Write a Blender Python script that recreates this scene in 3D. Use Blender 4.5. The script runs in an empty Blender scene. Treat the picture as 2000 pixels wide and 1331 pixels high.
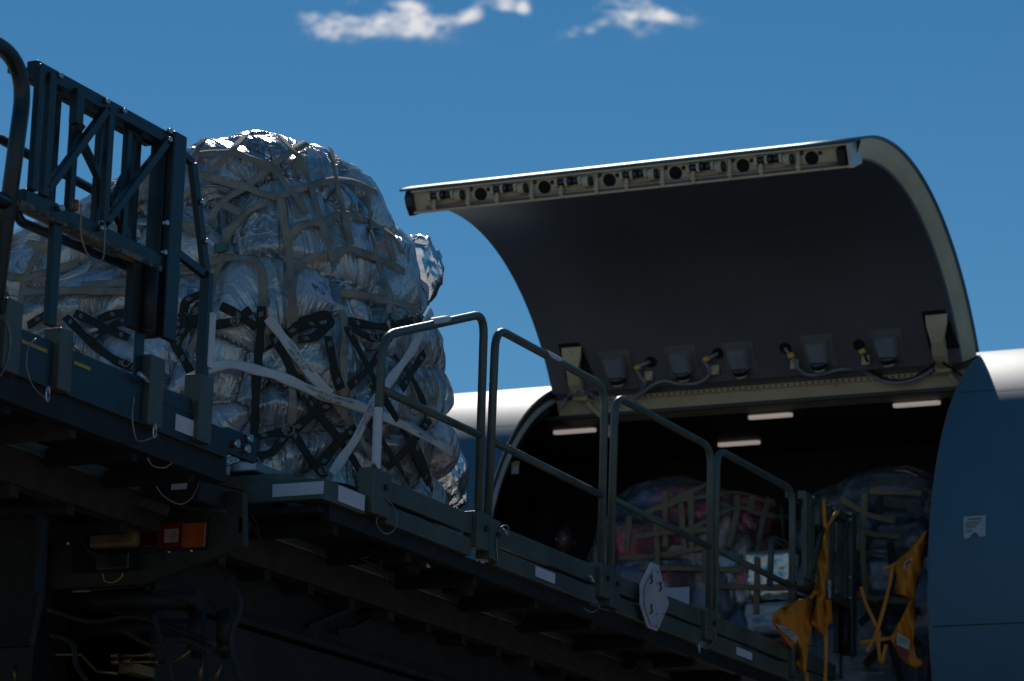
import bpy, bmesh, math, random
import numpy as np
from mathutils import Vector, Matrix, noise
from mathutils.bvhtree import BVHTree
random.seed(7)
sc = bpy.context.scene
COL = sc.collection

# ------------------------------------------------------------------ camera
CAMLOC = Vector((0, 0, 1.6))
RIGHT = Vector((0.90458085, 0.42544201, 0.0270663)).normalized()
DOWN = Vector((-0.07865737, 0.22896904, -0.97025058)).normalized()
FWD = Vector((-0.41898271, 0.87554113, 0.24058516)).normalized()
FPX = 6143.0
cd = bpy.data.cameras.new('camera'); cam = bpy.data.objects.new('camera', cd); COL.objects.link(cam)
M = Matrix.Identity(4)
for i in range(3):
    M[i][0] = RIGHT[i]; M[i][1] = -DOWN[i]; M[i][2] = -FWD[i]; M[i][3] = CAMLOC[i]
cam.matrix_world = M
cd.sensor_width = 36; cd.lens = FPX / 2000 * 36; cd.clip_end = 5000; cd.clip_start = 0.1
cd.dof.use_dof = True; cd.dof.focus_distance = 16.2; cd.dof.aperture_fstop = 3.6
sc.camera = cam

# ------------------------------------------------------------------ sky, sun, exposure
SUN_AZ, SUN_EL = math.radians(-30), math.radians(44)
sundir = Vector((math.sin(SUN_AZ) * math.cos(SUN_EL), math.cos(SUN_AZ) * math.cos(SUN_EL), math.sin(SUN_EL)))
W = bpy.data.worlds.new('World'); sc.world = W; W.use_nodes = True
nt = W.node_tree; nt.nodes.clear()
def wn(t): return nt.nodes.new(t)
out = wn('ShaderNodeOutputWorld'); bg = wn('ShaderNodeBackground'); sky = wn('ShaderNodeTexSky')
sky.sky_type = 'NISHITA'; sky.sun_disc = False
sky.sun_elevation = SUN_EL; sky.sun_rotation = SUN_AZ
sky.altitude = 600; sky.air_density = 1.0; sky.dust_density = 0.0; sky.ozone_density = 3.0
hs = wn('ShaderNodeHueSaturation'); hs.inputs['Saturation'].default_value = 1.30; hs.inputs['Hue'].default_value = .491; hs.inputs['Value'].default_value = 1.0
nt.links.new(sky.outputs[0], hs.inputs['Color'])
bg.inputs['Strength'].default_value = 0.075
# thin wisps of cloud high in the sky: masks around two directions, broken up by noise
tc = wn('ShaderNodeTexCoord')
def vm(op, a, b=None):
    n = wn('ShaderNodeVectorMath'); n.operation = op
    for i, v in enumerate((a, b)):
        if v is None: continue
        if hasattr(v, 'default_value') or hasattr(v, 'is_linked'): nt.links.new(v, n.inputs[i])
        else: n.inputs[i].default_value = v
    return n
def mt(op, a, b=None, c=None, clamp=False):
    n = wn('ShaderNodeMath'); n.operation = op; n.use_clamp = clamp
    for i, v in enumerate((a, b, c)):
        if v is None: continue
        if isinstance(v, (int, float)): n.inputs[i].default_value = v
        else: nt.links.new(v, n.inputs[i])
    return n.outputs[0]
gen = tc.outputs['Generated']
cA = Vector((-0.4377, 0.8331, 0.3381)).normalized(); 
def axes(c):
    r = Vector((c.y, -c.x, 0)).normalized(); u = r.cross(c).normalized(); return r, u
rA, uA = axes(cA)
mm = wn('ShaderNodeMapping'); mm.inputs['Scale'].default_value = (1, 1, 2.0)
nt.links.new(gen, mm.inputs[0])
nz = wn('ShaderNodeTexNoise'); nz.inputs['Scale'].default_value = 120; nz.inputs['Detail'].default_value = 9; nz.inputs['Roughness'].default_value = 0.62; nz.inputs['Distortion'].default_value = .3
nt.links.new(mm.outputs[0], nz.inputs['Vector'])
dx = vm('DOT_PRODUCT', gen, tuple(rA)).outputs['Value']; dy = vm('DOT_PRODUCT', gen, tuple(uA)).outputs['Value']
def blob(cx, cy, sx, sy, tilt):      # gaussian in (right, up) radians around cA
    x = mt('SUBTRACT', dx, cx); y = mt('SUBTRACT', dy, cy); y = mt('SUBTRACT', y, mt('MULTIPLY', x, tilt))
    q = mt('ADD', mt('POWER', mt('ABSOLUTE', mt('DIVIDE', x, sx)), 2.0), mt('POWER', mt('ABSOLUTE', mt('DIVIDE', y, sy)), 2.0))
    return mt('POWER', 2.718, mt('MULTIPLY', q, -1.0))
k = 1 / 6143
bl = None
for (px, py, sx, sy, tl) in [(650, 40, 50, 36, .3), (730, 48, 60, 26, .2), (800, 46, 75, 26, -.1), (790, 12, 45, 18, -.1), (620, 30, 30, 20, .3), (870, 42, 50, 18, .2), (920, 28, 60, 18, .45), (975, 12, 45, 18, .1), (1020, 14, 20, 16, 0), (1225, 30, 70, 34, .1), (1225, 38, 40, 30, 0), (1300, 26, 50, 18, -.2), (1165, 48, 55, 14, .35), (1220, 6, 34, 22, 0)]:
    d = (RIGHT * (px - 1000) + DOWN * (py - 665.5) + FWD * FPX).normalized()
    b = blob(d.dot(rA), d.dot(uA), sx * k, sy * k, tl)
    bl = b if bl is None else mt('MAXIMUM', bl, b)
n2 = wn('ShaderNodeTexNoise'); n2.inputs['Scale'].default_value = 62; n2.inputs['Detail'].default_value = 4; n2.inputs['Distortion'].default_value = .6; nt.links.new(mm.outputs[0], n2.inputs['Vector'])
cm = mt('ADD', mt('MULTIPLY', mt('SUBTRACT', nz.outputs[0], .5), 2.6), mt('MULTIPLY', mt('SUBTRACT', n2.outputs[0], .5), 2.6))
cm = mt('MULTIPLY', mt('ADD', mt('ADD', cm, -.12), mt('MULTIPLY', bl, .80)), 1.05, clamp=True)
cm = mt('POWER', mt('MULTIPLY', cm, mt('MULTIPLY', bl, 2.0, clamp=True)), 1.5)
mix = wn('ShaderNodeMixRGB'); nt.links.new(cm, mix.inputs[0]); nt.links.new(hs.outputs[0], mix.inputs[1]); mix.inputs[2].default_value = (12.5, 12.6, 13.2, 1)
nt.links.new(mix.outputs[0], bg.inputs['Color']); nt.links.new(bg.outputs[0], out.inputs['Surface'])
sl = bpy.data.lights.new('sun', 'SUN'); sl.energy = 3.5; sl.angle = math.radians(.5); sl.color = (1, .95, .88)
so = bpy.data.objects.new('sun', sl); COL.objects.link(so); so.rotation_euler = (-sundir).to_track_quat('-Z', 'Y').to_euler()
so.location = (0, 0, 30)
vs = sc.view_settings; vs.view_transform = 'Standard'; vs.look = 'None'; vs.gamma = 1; vs.exposure = -0.35
sc.cycles.transparent_max_bounces = 16

# ------------------------------------------------------------------ helpers
def ray(px, py): return (RIGHT * (px - 1000) + DOWN * (py - 665.5) + FWD * FPX).normalized()
def onp(px, py, ax, val):            # where the sight line meets a plane of the place
    d = ray(px, py); return CAMLOC + d * ((val - CAMLOC[ax]) / d[ax])
X0 = -7.40
def S(px, py, x=X0): return onp(px, py, 0, x)
def Ep(px, py, y): return onp(px, py, 1, y)

def tag(o, label=None, cat=None, group=None, kind=None):
    for k_, v in (('label', label), ('category', cat), ('group', group), ('kind', kind)):
        if v: o[k_] = v
    return o
def empty(name, loc=(0, 0, 0)):
    o = bpy.data.objects.new(name, None); COL.objects.link(o); o.location = loc; o.empty_display_size = .2; return o

class MB:
    def __init__(s): s.bm = bmesh.new()
    def face(s, pts, mi=0):
        vs_ = [s.bm.verts.new(p) for p in pts]
        try:
            f = s.bm.faces.new(vs_); f.material_index = mi; return f
        except ValueError: return None
    def box(s, c, d, rot=None):
        c = Vector(c); hx, hy, hz = d[0] / 2, d[1] / 2, d[2] / 2
        P = [Vector((x, y, z)) for z in (-hz, hz) for y in (-hy, hy) for x in (-hx, hx)]
        if rot is not None: P = [rot @ p for p in P]
        v = [s.bm.verts.new(c + p) for p in P]
        for f in ((0, 2, 3, 1), (4, 5, 7, 6), (0, 1, 5, 4), (2, 6, 7, 3), (0, 4, 6, 2), (1, 3, 7, 5)): s.bm.faces.new([v[i] for i in f])
        return s
    def b2(s, a, b):                  # axis aligned box from corner to corner
        a = Vector(a); b = Vector(b); return s.box((a + b) / 2, [abs(x) for x in (b - a)])
    def bar(s, a, b, w, h, up=(1, 0, 0)):  # rectangular bar; w along up axis, h across
        a = Vector(a); b = Vector(b); t = (b - a); L = t.length; t.normalize(); u = Vector(up); u = (u - u.dot(t) * t).normalized(); v = t.cross(u)
        R = Matrix((u, v, t)).transposed(); return s.box((a + b) / 2, (w, h, L), R)
    def tube(s, pts, r, seg=10, caps=True, closed=False):
        pts = [Vector(p) for p in pts]; n = len(pts); rings = []
        t0 = (pts[1] - pts[0]).normalized(); u = t0.orthogonal().normalized()
        for i, p in enumerate(pts):
            t = ((pts[min(i + 1, n - 1)] - pts[max(i - 1, 0)])).normalized()
            u = (u - u.dot(t) * t).normalized(); v = t.cross(u); rr = r[i] if isinstance(r, (list, tuple)) else r
            rings.append([s.bm.verts.new(p + (u * math.cos(2 * math.pi * k / seg) + v * math.sin(2 * math.pi * k / seg)) * rr) for k in range(seg)])
        for i in range(n - 1):
            for k in range(seg):
                f = s.bm.faces.new((rings[i][k], rings[i][(k + 1) % seg], rings[i + 1][(k + 1) % seg], rings[i + 1][k])); f.smooth = True
        if caps: s.bm.faces.new(rings[0][::-1]); s.bm.faces.new(rings[-1])
        return s
    def prism(s, pts, ext):
        ext = Vector(ext); a = [s.bm.verts.new(p) for p in pts]; b = [s.bm.verts.new(Vector(p) + ext) for p in pts]; n = len(a)
        s.bm.faces.new(a[::-1]); s.bm.faces.new(b)
        for i in range(n): s.bm.faces.new((a[i], a[(i + 1) % n], b[(i + 1) % n], b[i]))
        return s
    def grid(s, G, smooth=True, closed_u=False):
        V = [[s.bm.verts.new(p) for p in row] for row in G]
        for i in range(len(V) - 1):
            m = len(V[i])
            for j in range(m if closed_u else m - 1):
                f = s.bm.faces.new((V[i][j], V[i][(j + 1) % m], V[i + 1][(j + 1) % m], V[i + 1][j])); f.smooth = smooth
        return V
    def build(s, name, mats, parent=None, bevel=0, recalc=True, weld=False, split=False):
        if split:
            left = set(s.bm.verts); groups = []
            while left:
                st = [left.pop()]; g_ = set(st)
                while st:
                    for e in st.pop().link_edges:
                        for v in e.verts:
                            if v in left: left.discard(v); g_.add(v); st.append(v)
                groups.append(g_)
            if len(groups) > 1:
                first = None
                for g_ in sorted(groups, key=len, reverse=True):
                    n = MB(); mp = {v: n.bm.verts.new(v.co) for v in g_}
                    for f_ in s.bm.faces:
                        if f_.verts[0] in g_:
                            q_ = n.bm.faces.new([mp[v] for v in f_.verts]); q_.smooth = f_.smooth
                    o = n.build(name, mats, parent, bevel, recalc, weld); first = first or o
                s.bm.free(); return first
        if weld: bmesh.ops.remove_doubles(s.bm, verts=s.bm.verts, dist=.0004)
        if recalc: bmesh.ops.recalc_face_normals(s.bm, faces=s.bm.faces)
        me = bpy.data.meshes.new(name); s.bm.to_mesh(me); s.bm.free()
        for m in (mats if isinstance(mats, (list, tuple)) else [mats]): me.materials.append(m)
        o = bpy.data.objects.new(name, me); COL.objects.link(o)
        if parent is not None:
            o.parent = parent
            q = parent; off = Vector((0, 0, 0))
            while q is not None: off += q.location; q = q.parent
            if off.length > 0: me.transform(Matrix.Translation(-off))
        if bevel:
            m = o.modifiers.new('bevel', 'BEVEL'); m.width = bevel; m.segments = 2; m.limit_method = 'ANGLE'; m.angle_limit = math.radians(50)
        return o
def arcpts(pts, r, n=6):              # polyline with filleted corners
    pts = [Vector(p) for p in pts]; o = [pts[0]]
    for i in range(1, len(pts) - 1):
        a = (pts[i - 1] - pts[i]); b = (pts[i + 1] - pts[i]); q = min(r, a.length * .45, b.length * .45)
        A = pts[i] + a.normalized() * q; B = pts[i] + b.normalized() * q
        for k in range(n + 1):
            t = k / n; o.append(A * (1 - t) ** 2 + pts[i] * 2 * t * (1 - t) + B * t * t)
    o.append(pts[-1]); return o
def smoothcurve(pts, n=8):            # Catmull-Rom
    pts = [Vector(p) for p in pts]; P = [pts[0] * 2 - pts[1]] + pts + [pts[-1] * 2 - pts[-2]]; o = []
    for i in range(1, len(P) - 2):
        for k in range(n):
            t = k / n; a, b, c, d = P[i - 1:i + 3]
            o.append(.5 * ((2 * b) + (c - a) * t + (2 * a - 5 * b + 4 * c - d) * t * t + (3 * b - a - 3 * c + d) * t ** 3))
    o.append(pts[-1]); return o

# ------------------------------------------------------------------ materials
def mat(name, col, rough=.5, metal=0., var=.15, scale=3., bump=0., bscale=30., col2=None, c2lo=.55, c2hi=.7, c2scale=6., stretch=None, spec=.5, emit=None, sheen=0):
    m = bpy.data.materials.new(name); m.use_nodes = True; t = m.node_tree; p = t.nodes['Principled BSDF']
    p.inputs['Roughness'].default_value = rough; p.inputs['Metallic'].default_value = metal; p.inputs['Specular IOR Level'].default_value = spec
    N = t.nodes.new; L = t.links.new
    co = N('ShaderNodeTexCoord'); mp = N('ShaderNodeMapping'); L(co.outputs['Object'], mp.inputs[0])
    if stretch: mp.inputs['Scale'].default_value = stretch
    n1 = N('ShaderNodeTexNoise'); n1.inputs['Scale'].default_value = scale; n1.inputs['Detail'].default_value = 6; L(mp.outputs[0], n1.inputs[0])
    r = N('ShaderNodeMapRange'); r.inputs[1].default_value = .3; r.inputs[2].default_value = .7; r.inputs[3].default_value = 1 - var; r.inputs[4].default_value = 1 + var; L(n1.outputs[0], r.inputs[0])
    mx = N('ShaderNodeMixRGB'); mx.blend_type = 'MULTIPLY'; mx.inputs[0].default_value = 1; mx.inputs[1].default_value = (*col, 1); L(r.outputs[0], mx.inputs[2])
    last = mx.outputs[0]
    if col2:
        n2 = N('ShaderNodeTexNoise'); n2.inputs['Scale'].default_value = c2scale; n2.inputs['Detail'].default_value = 9; n2.inputs['Roughness'].default_value = .65; L(mp.outputs[0], n2.inputs[0])
        r2 = N('ShaderNodeMapRange'); r2.inputs[1].default_value = c2lo; r2.inputs[2].default_value = c2hi; L(n2.outputs[0], r2.inputs[0])
        m2 = N('ShaderNodeMixRGB'); L(r2.outputs[0], m2.inputs[0]); L(last, m2.inputs[1]); m2.inputs[2].default_value = (*col2, 1); last = m2.outputs[0]
    L(last, p.inputs['Base Color'])
    rr = N('ShaderNodeMapRange'); rr.inputs[3].default_value = max(.02, rough - .12); rr.inputs[4].default_value = min(1, rough + .12); L(n1.outputs[0], rr.inputs[0]); L(rr.outputs[0], p.inputs['Roughness'])
    if bump:
        n3 = N('ShaderNodeTexNoise'); n3.inputs['Scale'].default_value = bscale; n3.inputs['Detail'].default_value = 5; L(mp.outputs[0], n3.inputs[0])
        b = N('ShaderNodeBump'); b.inputs['Strength'].default_value = bump; b.inputs['Distance'].default_value = .02; L(n3.outputs[0], b.inputs['Height']); L(b.outputs[0], p.inputs['Normal'])
    if emit: p.inputs['Emission Color'].default_value = (*emit[0], 1); p.inputs['Emission Strength'].default_value = emit[1]
    return m
G = {}
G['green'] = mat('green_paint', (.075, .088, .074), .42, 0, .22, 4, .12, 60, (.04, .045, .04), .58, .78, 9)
G['greenold'] = mat('worn_green_paint', (.038, .052, .050), .5, 0, .3, 5, .2, 40, (.075, .045, .028), .56, .72, 7)
G['tube'] = mat('tube_green_paint', (.080, .098, .086), .38, 0, .2, 8, .1, 80, (.09, .10, .09), .6, .75, 14)
G['truss'] = mat('shaded_green_paint', (.008, .021, .028), .34, 0, .2, 5, .08, 60)  # the loader's same green paint, with its bluish shade put into the colour
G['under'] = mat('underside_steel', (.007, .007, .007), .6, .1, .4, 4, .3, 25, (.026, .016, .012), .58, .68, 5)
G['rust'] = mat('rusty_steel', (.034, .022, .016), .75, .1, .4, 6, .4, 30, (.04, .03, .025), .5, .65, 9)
G['black'] = mat('black_rubber', (.01, .01, .011), .6, 0, .2, 8)
G['bolt'] = mat('zinc_bolt', (.5, .5, .5), .3, .9, .2, 20)
G['white'] = mat('white_reflective_tape', (.62, .60, .66), .45, 0, .06, 20, .05, 80, (.07, .07, .07), .66, .69, 22)
G['yellow'] = mat('yellow_stripe', (.40, .29, .04), .5, 0, .2, 12)
G['wire'] = mat('lanyard_wire', (.28, .24, .20), .4, .6, .2, 40)
G['skin'] = mat('aircraft_grey_paint', (.078, .165, .235), .48, 0, .10, .8, .03, 3, spec=.3)
G['cream'] = mat('cream_primer', (.56, .49, .34), .45, 0, .12, 6, .05, 40, (.30, .22, .12), .6, .75, 12)
G['frame'] = mat('door_frame_white', (.55, .58, .60), .4, .1, .1, 5)
G['liner'] = mat('door_liner_grey', (.105, .112, .13), .42, 0, .12, 1.3, .03, 12)
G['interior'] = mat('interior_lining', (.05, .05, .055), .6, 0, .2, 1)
G['cabfloor'] = mat('cargo_floor', (.08, .08, .08), .5, .3, .2, 3)
G['lens'] = mat('lamp_lens', (.45, .43, .40), .15, .4, .1, 5)
G['housing'] = mat('lamp_housing_grey', (.20, .23, .28), .5, 0, .12, 8)
G['conduit'] = mat('grey_conduit', (.24, .25, .31), .45, 0, .1, 20)
G['tapeY'] = mat('yellow_tape', (.75, .50, .06), .5, 0, .1, 20)
G['darkmetal'] = mat('dark_latch_steel', (.07, .07, .085), .3, .8, .3, 20)
G['hole'] = mat('lightening_hole_black', (.004, .004, .004), .9)
G['navet'] = mat('placard_white', (.42, .44, .46), .5, 0, .05, 20)
G['ink'] = mat('printed_ink', (.02, .02, .03), .6)
G['red'] = mat('red_lens', (.13, .006, .005), .18, 0, .2, 12, .1, 90)
G['amber'] = mat('amber_lens', (.30, .06, .008), .18, 0, .35, 7, .1, 90)
G['clear'] = mat('clear_lens', (.30, .20, .18), .2, 0, .3, 30)
G['ochre'] = mat('ochre_reservoir', (.16, .10, .045), .5, 0, .35, 9, .2, 30)
G['brass'] = mat('brass_fitting', (.20, .13, .05), .4, .8, .2, 20)
G['orange'] = mat('orange_fabric', (.66, .22, .012), .7, 0, .14, 5, .35, 9)
G['alum'] = mat('aluminium', (.42, .43, .46), .38, .8, .2, 12, .1, 40)
G['tan'] = mat('tan_webbing', (.30, .25, .20), .75, 0, .3, 7, .3, 160, (.20, .14, .09), .52, .68, 4)
G['olive'] = mat('olive_black_webbing', (.020, .023, .018), .8, 0, .25, 9, .3, 160)
G['webwhite'] = mat('white_webbing', (.66, .66, .68), .7, 0, .12, 9, .25, 160)
G['stitch'] = mat('grey_stitching', (.22, .22, .22), .7)
G['paper'] = mat('paper_label', (.42, .47, .60), .5, 0, .05, 9)
G['asphalt'] = mat('apron', (.23, .205, .18), .85, 0, .2, 2, .3, 40, (.27, .25, .22), .5, .7, .6)
G['skinP'] = mat('person_skin', (.10, .05, .035), .5)
G['hair'] = mat('dark_hair', (.012, .009, .008), .6, 0, .2, 30, .4, 90)
G['cloth'] = mat('dark_uniform', (.04, .045, .04), .8, 0, .3, 9)
G['yellowweb'] = mat('yellow_tan_webbing', (.20, .15, .085), .75, 0, .2, 9, .3, 90)

def film_mat(name, opac=.28, tint=(.94, .95, .97), trans=.5, wr=1.0, streak=1.0, haze=1.2, gloss=.26, use_fold=True):
    m = bpy.data.materials.new(name); m.use_nodes = True; t = m.node_tree; t.nodes.clear(); N = t.nodes.new; L = t.links.new
    o = N('ShaderNodeOutputMaterial'); co = N('ShaderNodeTexCoord')
    at = N('ShaderNodeAttribute'); at.attribute_name = 'fold'
    src = at.outputs['Vector'] if use_fold else co.outputs['Object']
    def noi(v, scale, stretch, detail=3, dist=.4, rough=.45):
        mp = N('ShaderNodeMapping'); mp.inputs['Scale'].default_value = stretch; L(v, mp.inputs[0])
        n = N('ShaderNodeTexNoise'); n.inputs['Scale'].default_value = scale; n.inputs['Detail'].default_value = detail; n.inputs['Distortion'].default_value = dist; n.inputs['Roughness'].default_value = rough
        L(mp.outputs[0], n.inputs[0]); return n.outputs[0]
    def M_(op, a, b=None, c=None, cl=False):
        n = N('ShaderNodeMath'); n.operation = op; n.use_clamp = cl
        for i, v in enumerate((a, b, c)):
            if v is None: continue
            if isinstance(v, (int, float)): n.inputs[i].default_value = v
            else: L(v, n.inputs[i])
        return n.outputs[0]
    def ridge(x, k_): return M_('SUBTRACT', 1.0, M_('MULTIPLY', M_('ABSOLUTE', M_('SUBTRACT', x, .5)), k_), cl=True)
    st = (1.5, .5, 1) if use_fold else (1, 1, 1)
    a = ridge(noi(src, .66 if use_fold else 4, st, 3, .8), 9.0); b = ridge(noi(src, 1.4 if use_fold else 8, st, 2, .8), 8.0)
    c = ridge(noi(co.outputs['Object'], 9, (1, 1, 1), 3, 1.2), 11.0)
    soft = noi(src, .58 if use_fold else 3, st, 3, .6)
    msk = M_('MULTIPLY', M_('SUBTRACT', noi(co.outputs['Object'], 3.5, (1, 1, 1), 2, .3), .38), 4.0, cl=True)
    a = M_('MULTIPLY', a, M_('ADD', M_('MULTIPLY', msk, .8), .2)); b = M_('MULTIPLY', b, msk)
    h = M_('ADD', M_('ADD', M_('MULTIPLY', a, .55), M_('MULTIPLY', b, .30)), M_('ADD', M_('MULTIPLY', c, .10), M_('MULTIPLY', soft, 4.2)))
    bp = N('ShaderNodeBump'); bp.inputs['Strength'].default_value = 1.0 * wr; bp.inputs['Distance'].default_value = .022; L(h, bp.inputs['Height'])
    hz_ = noi(co.outputs['Object'], 2.6, (1, 1, 1), 3, .3)
    sm = M_('MAXIMUM', M_('POWER', a, 1.6), M_('MULTIPLY', M_('POWER', b, 2.0), .7)); sm = M_('MAXIMUM', sm, M_('MULTIPLY', M_('POWER', c, 3.0), .6))
    fac = M_('ADD', M_('ADD', M_('MULTIPLY', sm, streak), M_('MULTIPLY', M_('SUBTRACT', hz_, .42, cl=True), haze * 2.2)), opac, cl=True)  # streak whitens the creases, painting highlights of the folds into the film
    tr = N('ShaderNodeBsdfTransparent'); tr.inputs[0].default_value = (.95, .97, .98, 1)
    df = N('ShaderNodeBsdfDiffuse'); df.inputs[0].default_value = (*tint, 1); L(bp.outputs[0], df.inputs['Normal'])
    tl = N('ShaderNodeBsdfTranslucent'); tl.inputs[0].default_value = (*tint, 1); L(bp.outputs[0], tl.inputs['Normal'])
    m1 = N('ShaderNodeMixShader'); m1.inputs[0].default_value = trans; L(df.outputs[0], m1.inputs[1]); L(tl.outputs[0], m1.inputs[2])
    m2 = N('ShaderNodeMixShader'); L(fac, m2.inputs[0]); L(tr.outputs[0], m2.inputs[1]); L(m1.outputs[0], m2.inputs[2])
    gl = N('ShaderNodeBsdfGlossy'); gl.inputs['Roughness'].default_value = .25; L(bp.outputs[0], gl.inputs['Normal'])
    fr = N('ShaderNodeFresnel'); fr.inputs[0].default_value = 1.45; L(bp.outputs[0], fr.inputs['Normal'])
    m3 = N('ShaderNodeMixShader'); L(M_('ADD', fr.outputs[0], gloss, cl=True), m3.inputs[0]); L(m2.outputs[0], m3.inputs[1]); L(gl.outputs[0], m3.inputs[2])
    L(m3.outputs[0], o.inputs[0]); return m
G['film'] = film_mat('clear_plastic_film')
G['milky'] = film_mat('milky_plastic_bag', .60, (.95, .94, .94), .75, .45, .5, .3, .06, False)
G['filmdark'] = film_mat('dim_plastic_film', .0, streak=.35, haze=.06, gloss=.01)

def bag_mat(name, rough=.55):
    m = bpy.data.materials.new(name); m.use_nodes = True; t = m.node_tree; p = t.nodes['Principled BSDF']; N = t.nodes.new; L = t.links.new
    at = N('ShaderNodeAttribute'); at.attribute_name = 'bag'
    co = N('ShaderNodeTexCoord'); n = N('ShaderNodeTexNoise'); n.inputs['Scale'].default_value = 9; n.inputs['Detail'].default_value = 7; L(co.outputs['Object'], n.inputs[0])
    r = N('ShaderNodeMapRange'); r.inputs[1].default_value = .3; r.inputs[2].default_value = .7; r.inputs[3].default_value = .5; r.inputs[4].default_value = 1.5; L(n.outputs[0], r.inputs[0])
    mx = N('ShaderNodeMixRGB'); mx.blend_type = 'MULTIPLY'; mx.inputs[0].default_value = 1; L(at.outputs['Color'], mx.inputs[1]); L(r.outputs[0], mx.inputs[2]); L(mx.outputs[0], p.inputs['Base Color'])
    b = N('ShaderNodeBump'); b.inputs['Strength'].default_value = .5; b.inputs['Distance'].default_value = .03; L(n.outputs[0], b.inputs['Height']); L(b.outputs[0], p.inputs['Normal'])
    p.inputs['Roughness'].default_value = rough; return m
G['foil'] = mat('crumpled_silver_foil', (.80, .77, .70), .34, .85, .1, 9, 1.0, 16)
G['bags'] = bag_mat('coloured_bags')

# ------------------------------------------------------------------ ground
g = MB(); g.face([(-2500, -2500, 0), (2500, -2500, 0), (2500, 2500, 0), (-2500, 2500, 0)])
tag(g.build('ground', G['asphalt']), kind='structure')

# ================================================================== AIRCRAFT
YC, ZC, R0 = 22.723, 5.238, 2.123
XL, XR = -10.11, -6.623
TH, TS, PHI = 1.1725, -0.319, 1.4455
plane = empty('cargo_aircraft', (XL, YC, 0))
tag(plane, 'grey cargo aircraft with its side cargo door swung up, only the fuselage in view', 'aircraft')
def fp(x, th, r=R0): return Vector((x, YC - r * math.cos(th), ZC + r * math.sin(th)))
def ring(mb, xs, ths, r=R0): mb.grid([[fp(x, t, r) for t in ths] for x in xs])
f = MB(); nth = 180
full = [TS + (2 * math.pi) * i / nth for i in range(nth + 1)]
rest = [TH + (2 * math.pi - (TH - TS)) * i / 150 for i in range(151)]
XS0, XS1 = -24.0, 9.0
ring(f, [XS0 + (XL - XS0) * i / 12 for i in range(13)], full); ring(f, [XR + (XS1 - XR) * i / 12 for i in range(13)], full)
ring(f, [XL, (XL + XR) / 2, XR], rest)
for xe, s_, L_ in ((XS0, -1, 5.), (XS1, 1, 9.)):       # nose and tail cones
    prev = [[Vector((xe + s_ * L_ * math.sin(a), YC - R0 * math.cos(t) * math.cos(a), ZC + R0 * math.sin(t) * math.cos(a))) for t in full] for a in [math.pi / 2 * .99 * i / 10 for i in range(11)]]
    f.grid(prev)
fus = f.build('fuselage', G['skin'], plane, weld=True)
# inner shell / lining
f = MB(); RI = R0 - .14
inr = [TS - .0 + (2 * math.pi) * i / 90 for i in range(91)]
ring(f, [-17, -14, XL], inr, RI); ring(f, [XR, -4, -1], inr, RI); ring(f, [XL, XR], rest[::3] + [rest[-1]], RI)
for x in (-17, -1): f.face([fp(x, t, RI) for t in inr[:-1]])
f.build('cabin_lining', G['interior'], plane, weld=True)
f = MB(); f.b2((-16.9, YC - R0 * math.cos(TS) + .03, 4.50), (-1.1, YC + 1.95, 4.565)); f.build('cabin_floor', G['cabfloor'], plane)
f = MB(); f.b2((-16.9, YC - .75, 6.96), (-1.1, YC + 1.0, 6.99)); f.build('ceiling_panel', G['interior'], plane)
# jambs of the opening
f = MB()
door_t = [TS + (TH - TS) * i / 60 for i in range(61)]
for x, s_ in ((XL, -1), (XR, 1)):
    f.grid([[fp(x, t, R0 - .002) for t in door_t], [fp(x + s_ * .012, t, R0 - .06) for t in door_t], [fp(x + s_ * .012, t, R0 - .17) for t in door_t]])
    f.grid([[fp(x + s_ * .012, t, R0 - .17) for t in door_t], [fp(x + s_ * .10, t, R0 - .17) for t in door_t]])
f.build('door_frame', G['darkmetal'], plane, recalc=False, split=True)
f = MB()
f.grid([[fp(XL - .011, t, R0 - .075) for t in door_t], [fp(XL + .012, t, R0 - .085) for t in door_t], [fp(XL + .012, t, R0 - .11) for t in door_t], [fp(XL - .011, t, R0 - .12) for t in door_t]])
f.grid([[fp(XL - .011, t, R0 - .001) for t in door_t], [fp(XL + .006, t, R0 - .001) for t in door_t], [fp(XL + .006, t, R0 - .016) for t in door_t], [fp(XL - .011, t, R0 - .016) for t in door_t]])
f.grid([[fp(XR - .006, t, R0 + .001) for t in door_t], [fp(XR - .006, t, R0 - .016) for t in door_t], [fp(XR + .011, t, R0 - .016) for t in door_t]])
f.build('door_seal', G['frame'], plane, recalc=False, split=True)
hz = fp(0, TH)                         # hinge line
yh, zh = hz.y, hz.z
f = MB()
f.prism([(XL + .02, yh + .02, zh - .10), (XL + .02, yh + .10, zh - .235), (XL + .02, yh + .30, zh - .235), (XL + .02, yh + .30, zh + .0), (XL + .02, yh + .12, zh - .03)], (XR - XL - .04, 0, 0))
f.build('door_header', G['cream'], plane, bevel=.006)
f = MB(); f.prism([(XL + .02, yh + .015, zh - .02), (XL + .02, yh + .03, zh - .098), (XL + .02, yh + .10, zh - .07), (XL + .02, yh + .09, zh - .03)], (XR - XL - .04, 0, 0)); f.build('hinge_seal', G['liner'], plane)
f = MB(); f.prism([(XL + .25, yh - .002, zh - .098), (XL + .25, yh + .008, zh - .125), (XL + .25, yh + .055, zh - .125)], (XR - XL - .5, 0, 0)); f.build('hinge_strip', G['cream'], plane)
f = MB()
for i in range(60):
    x = XL + .3 + i * .049
    f.box((x, yh + .0, zh - .113), (.012, .012, .016))
f.build('rivet_row', G['ochre'], plane, split=True)
f = MB(); f.prism([(XL, yh + .01, 4.55), (XL, YC - R0 * math.cos(TS) + .005, 4.57), (XL, YC - R0 * math.cos(TS) + .2, 4.578), (XL, YC - R0 * math.cos(TS) + .2, 4.50)][1:], (XR - XL, 0, 0)); f.build('door_sill', G['alum'], plane)
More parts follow.
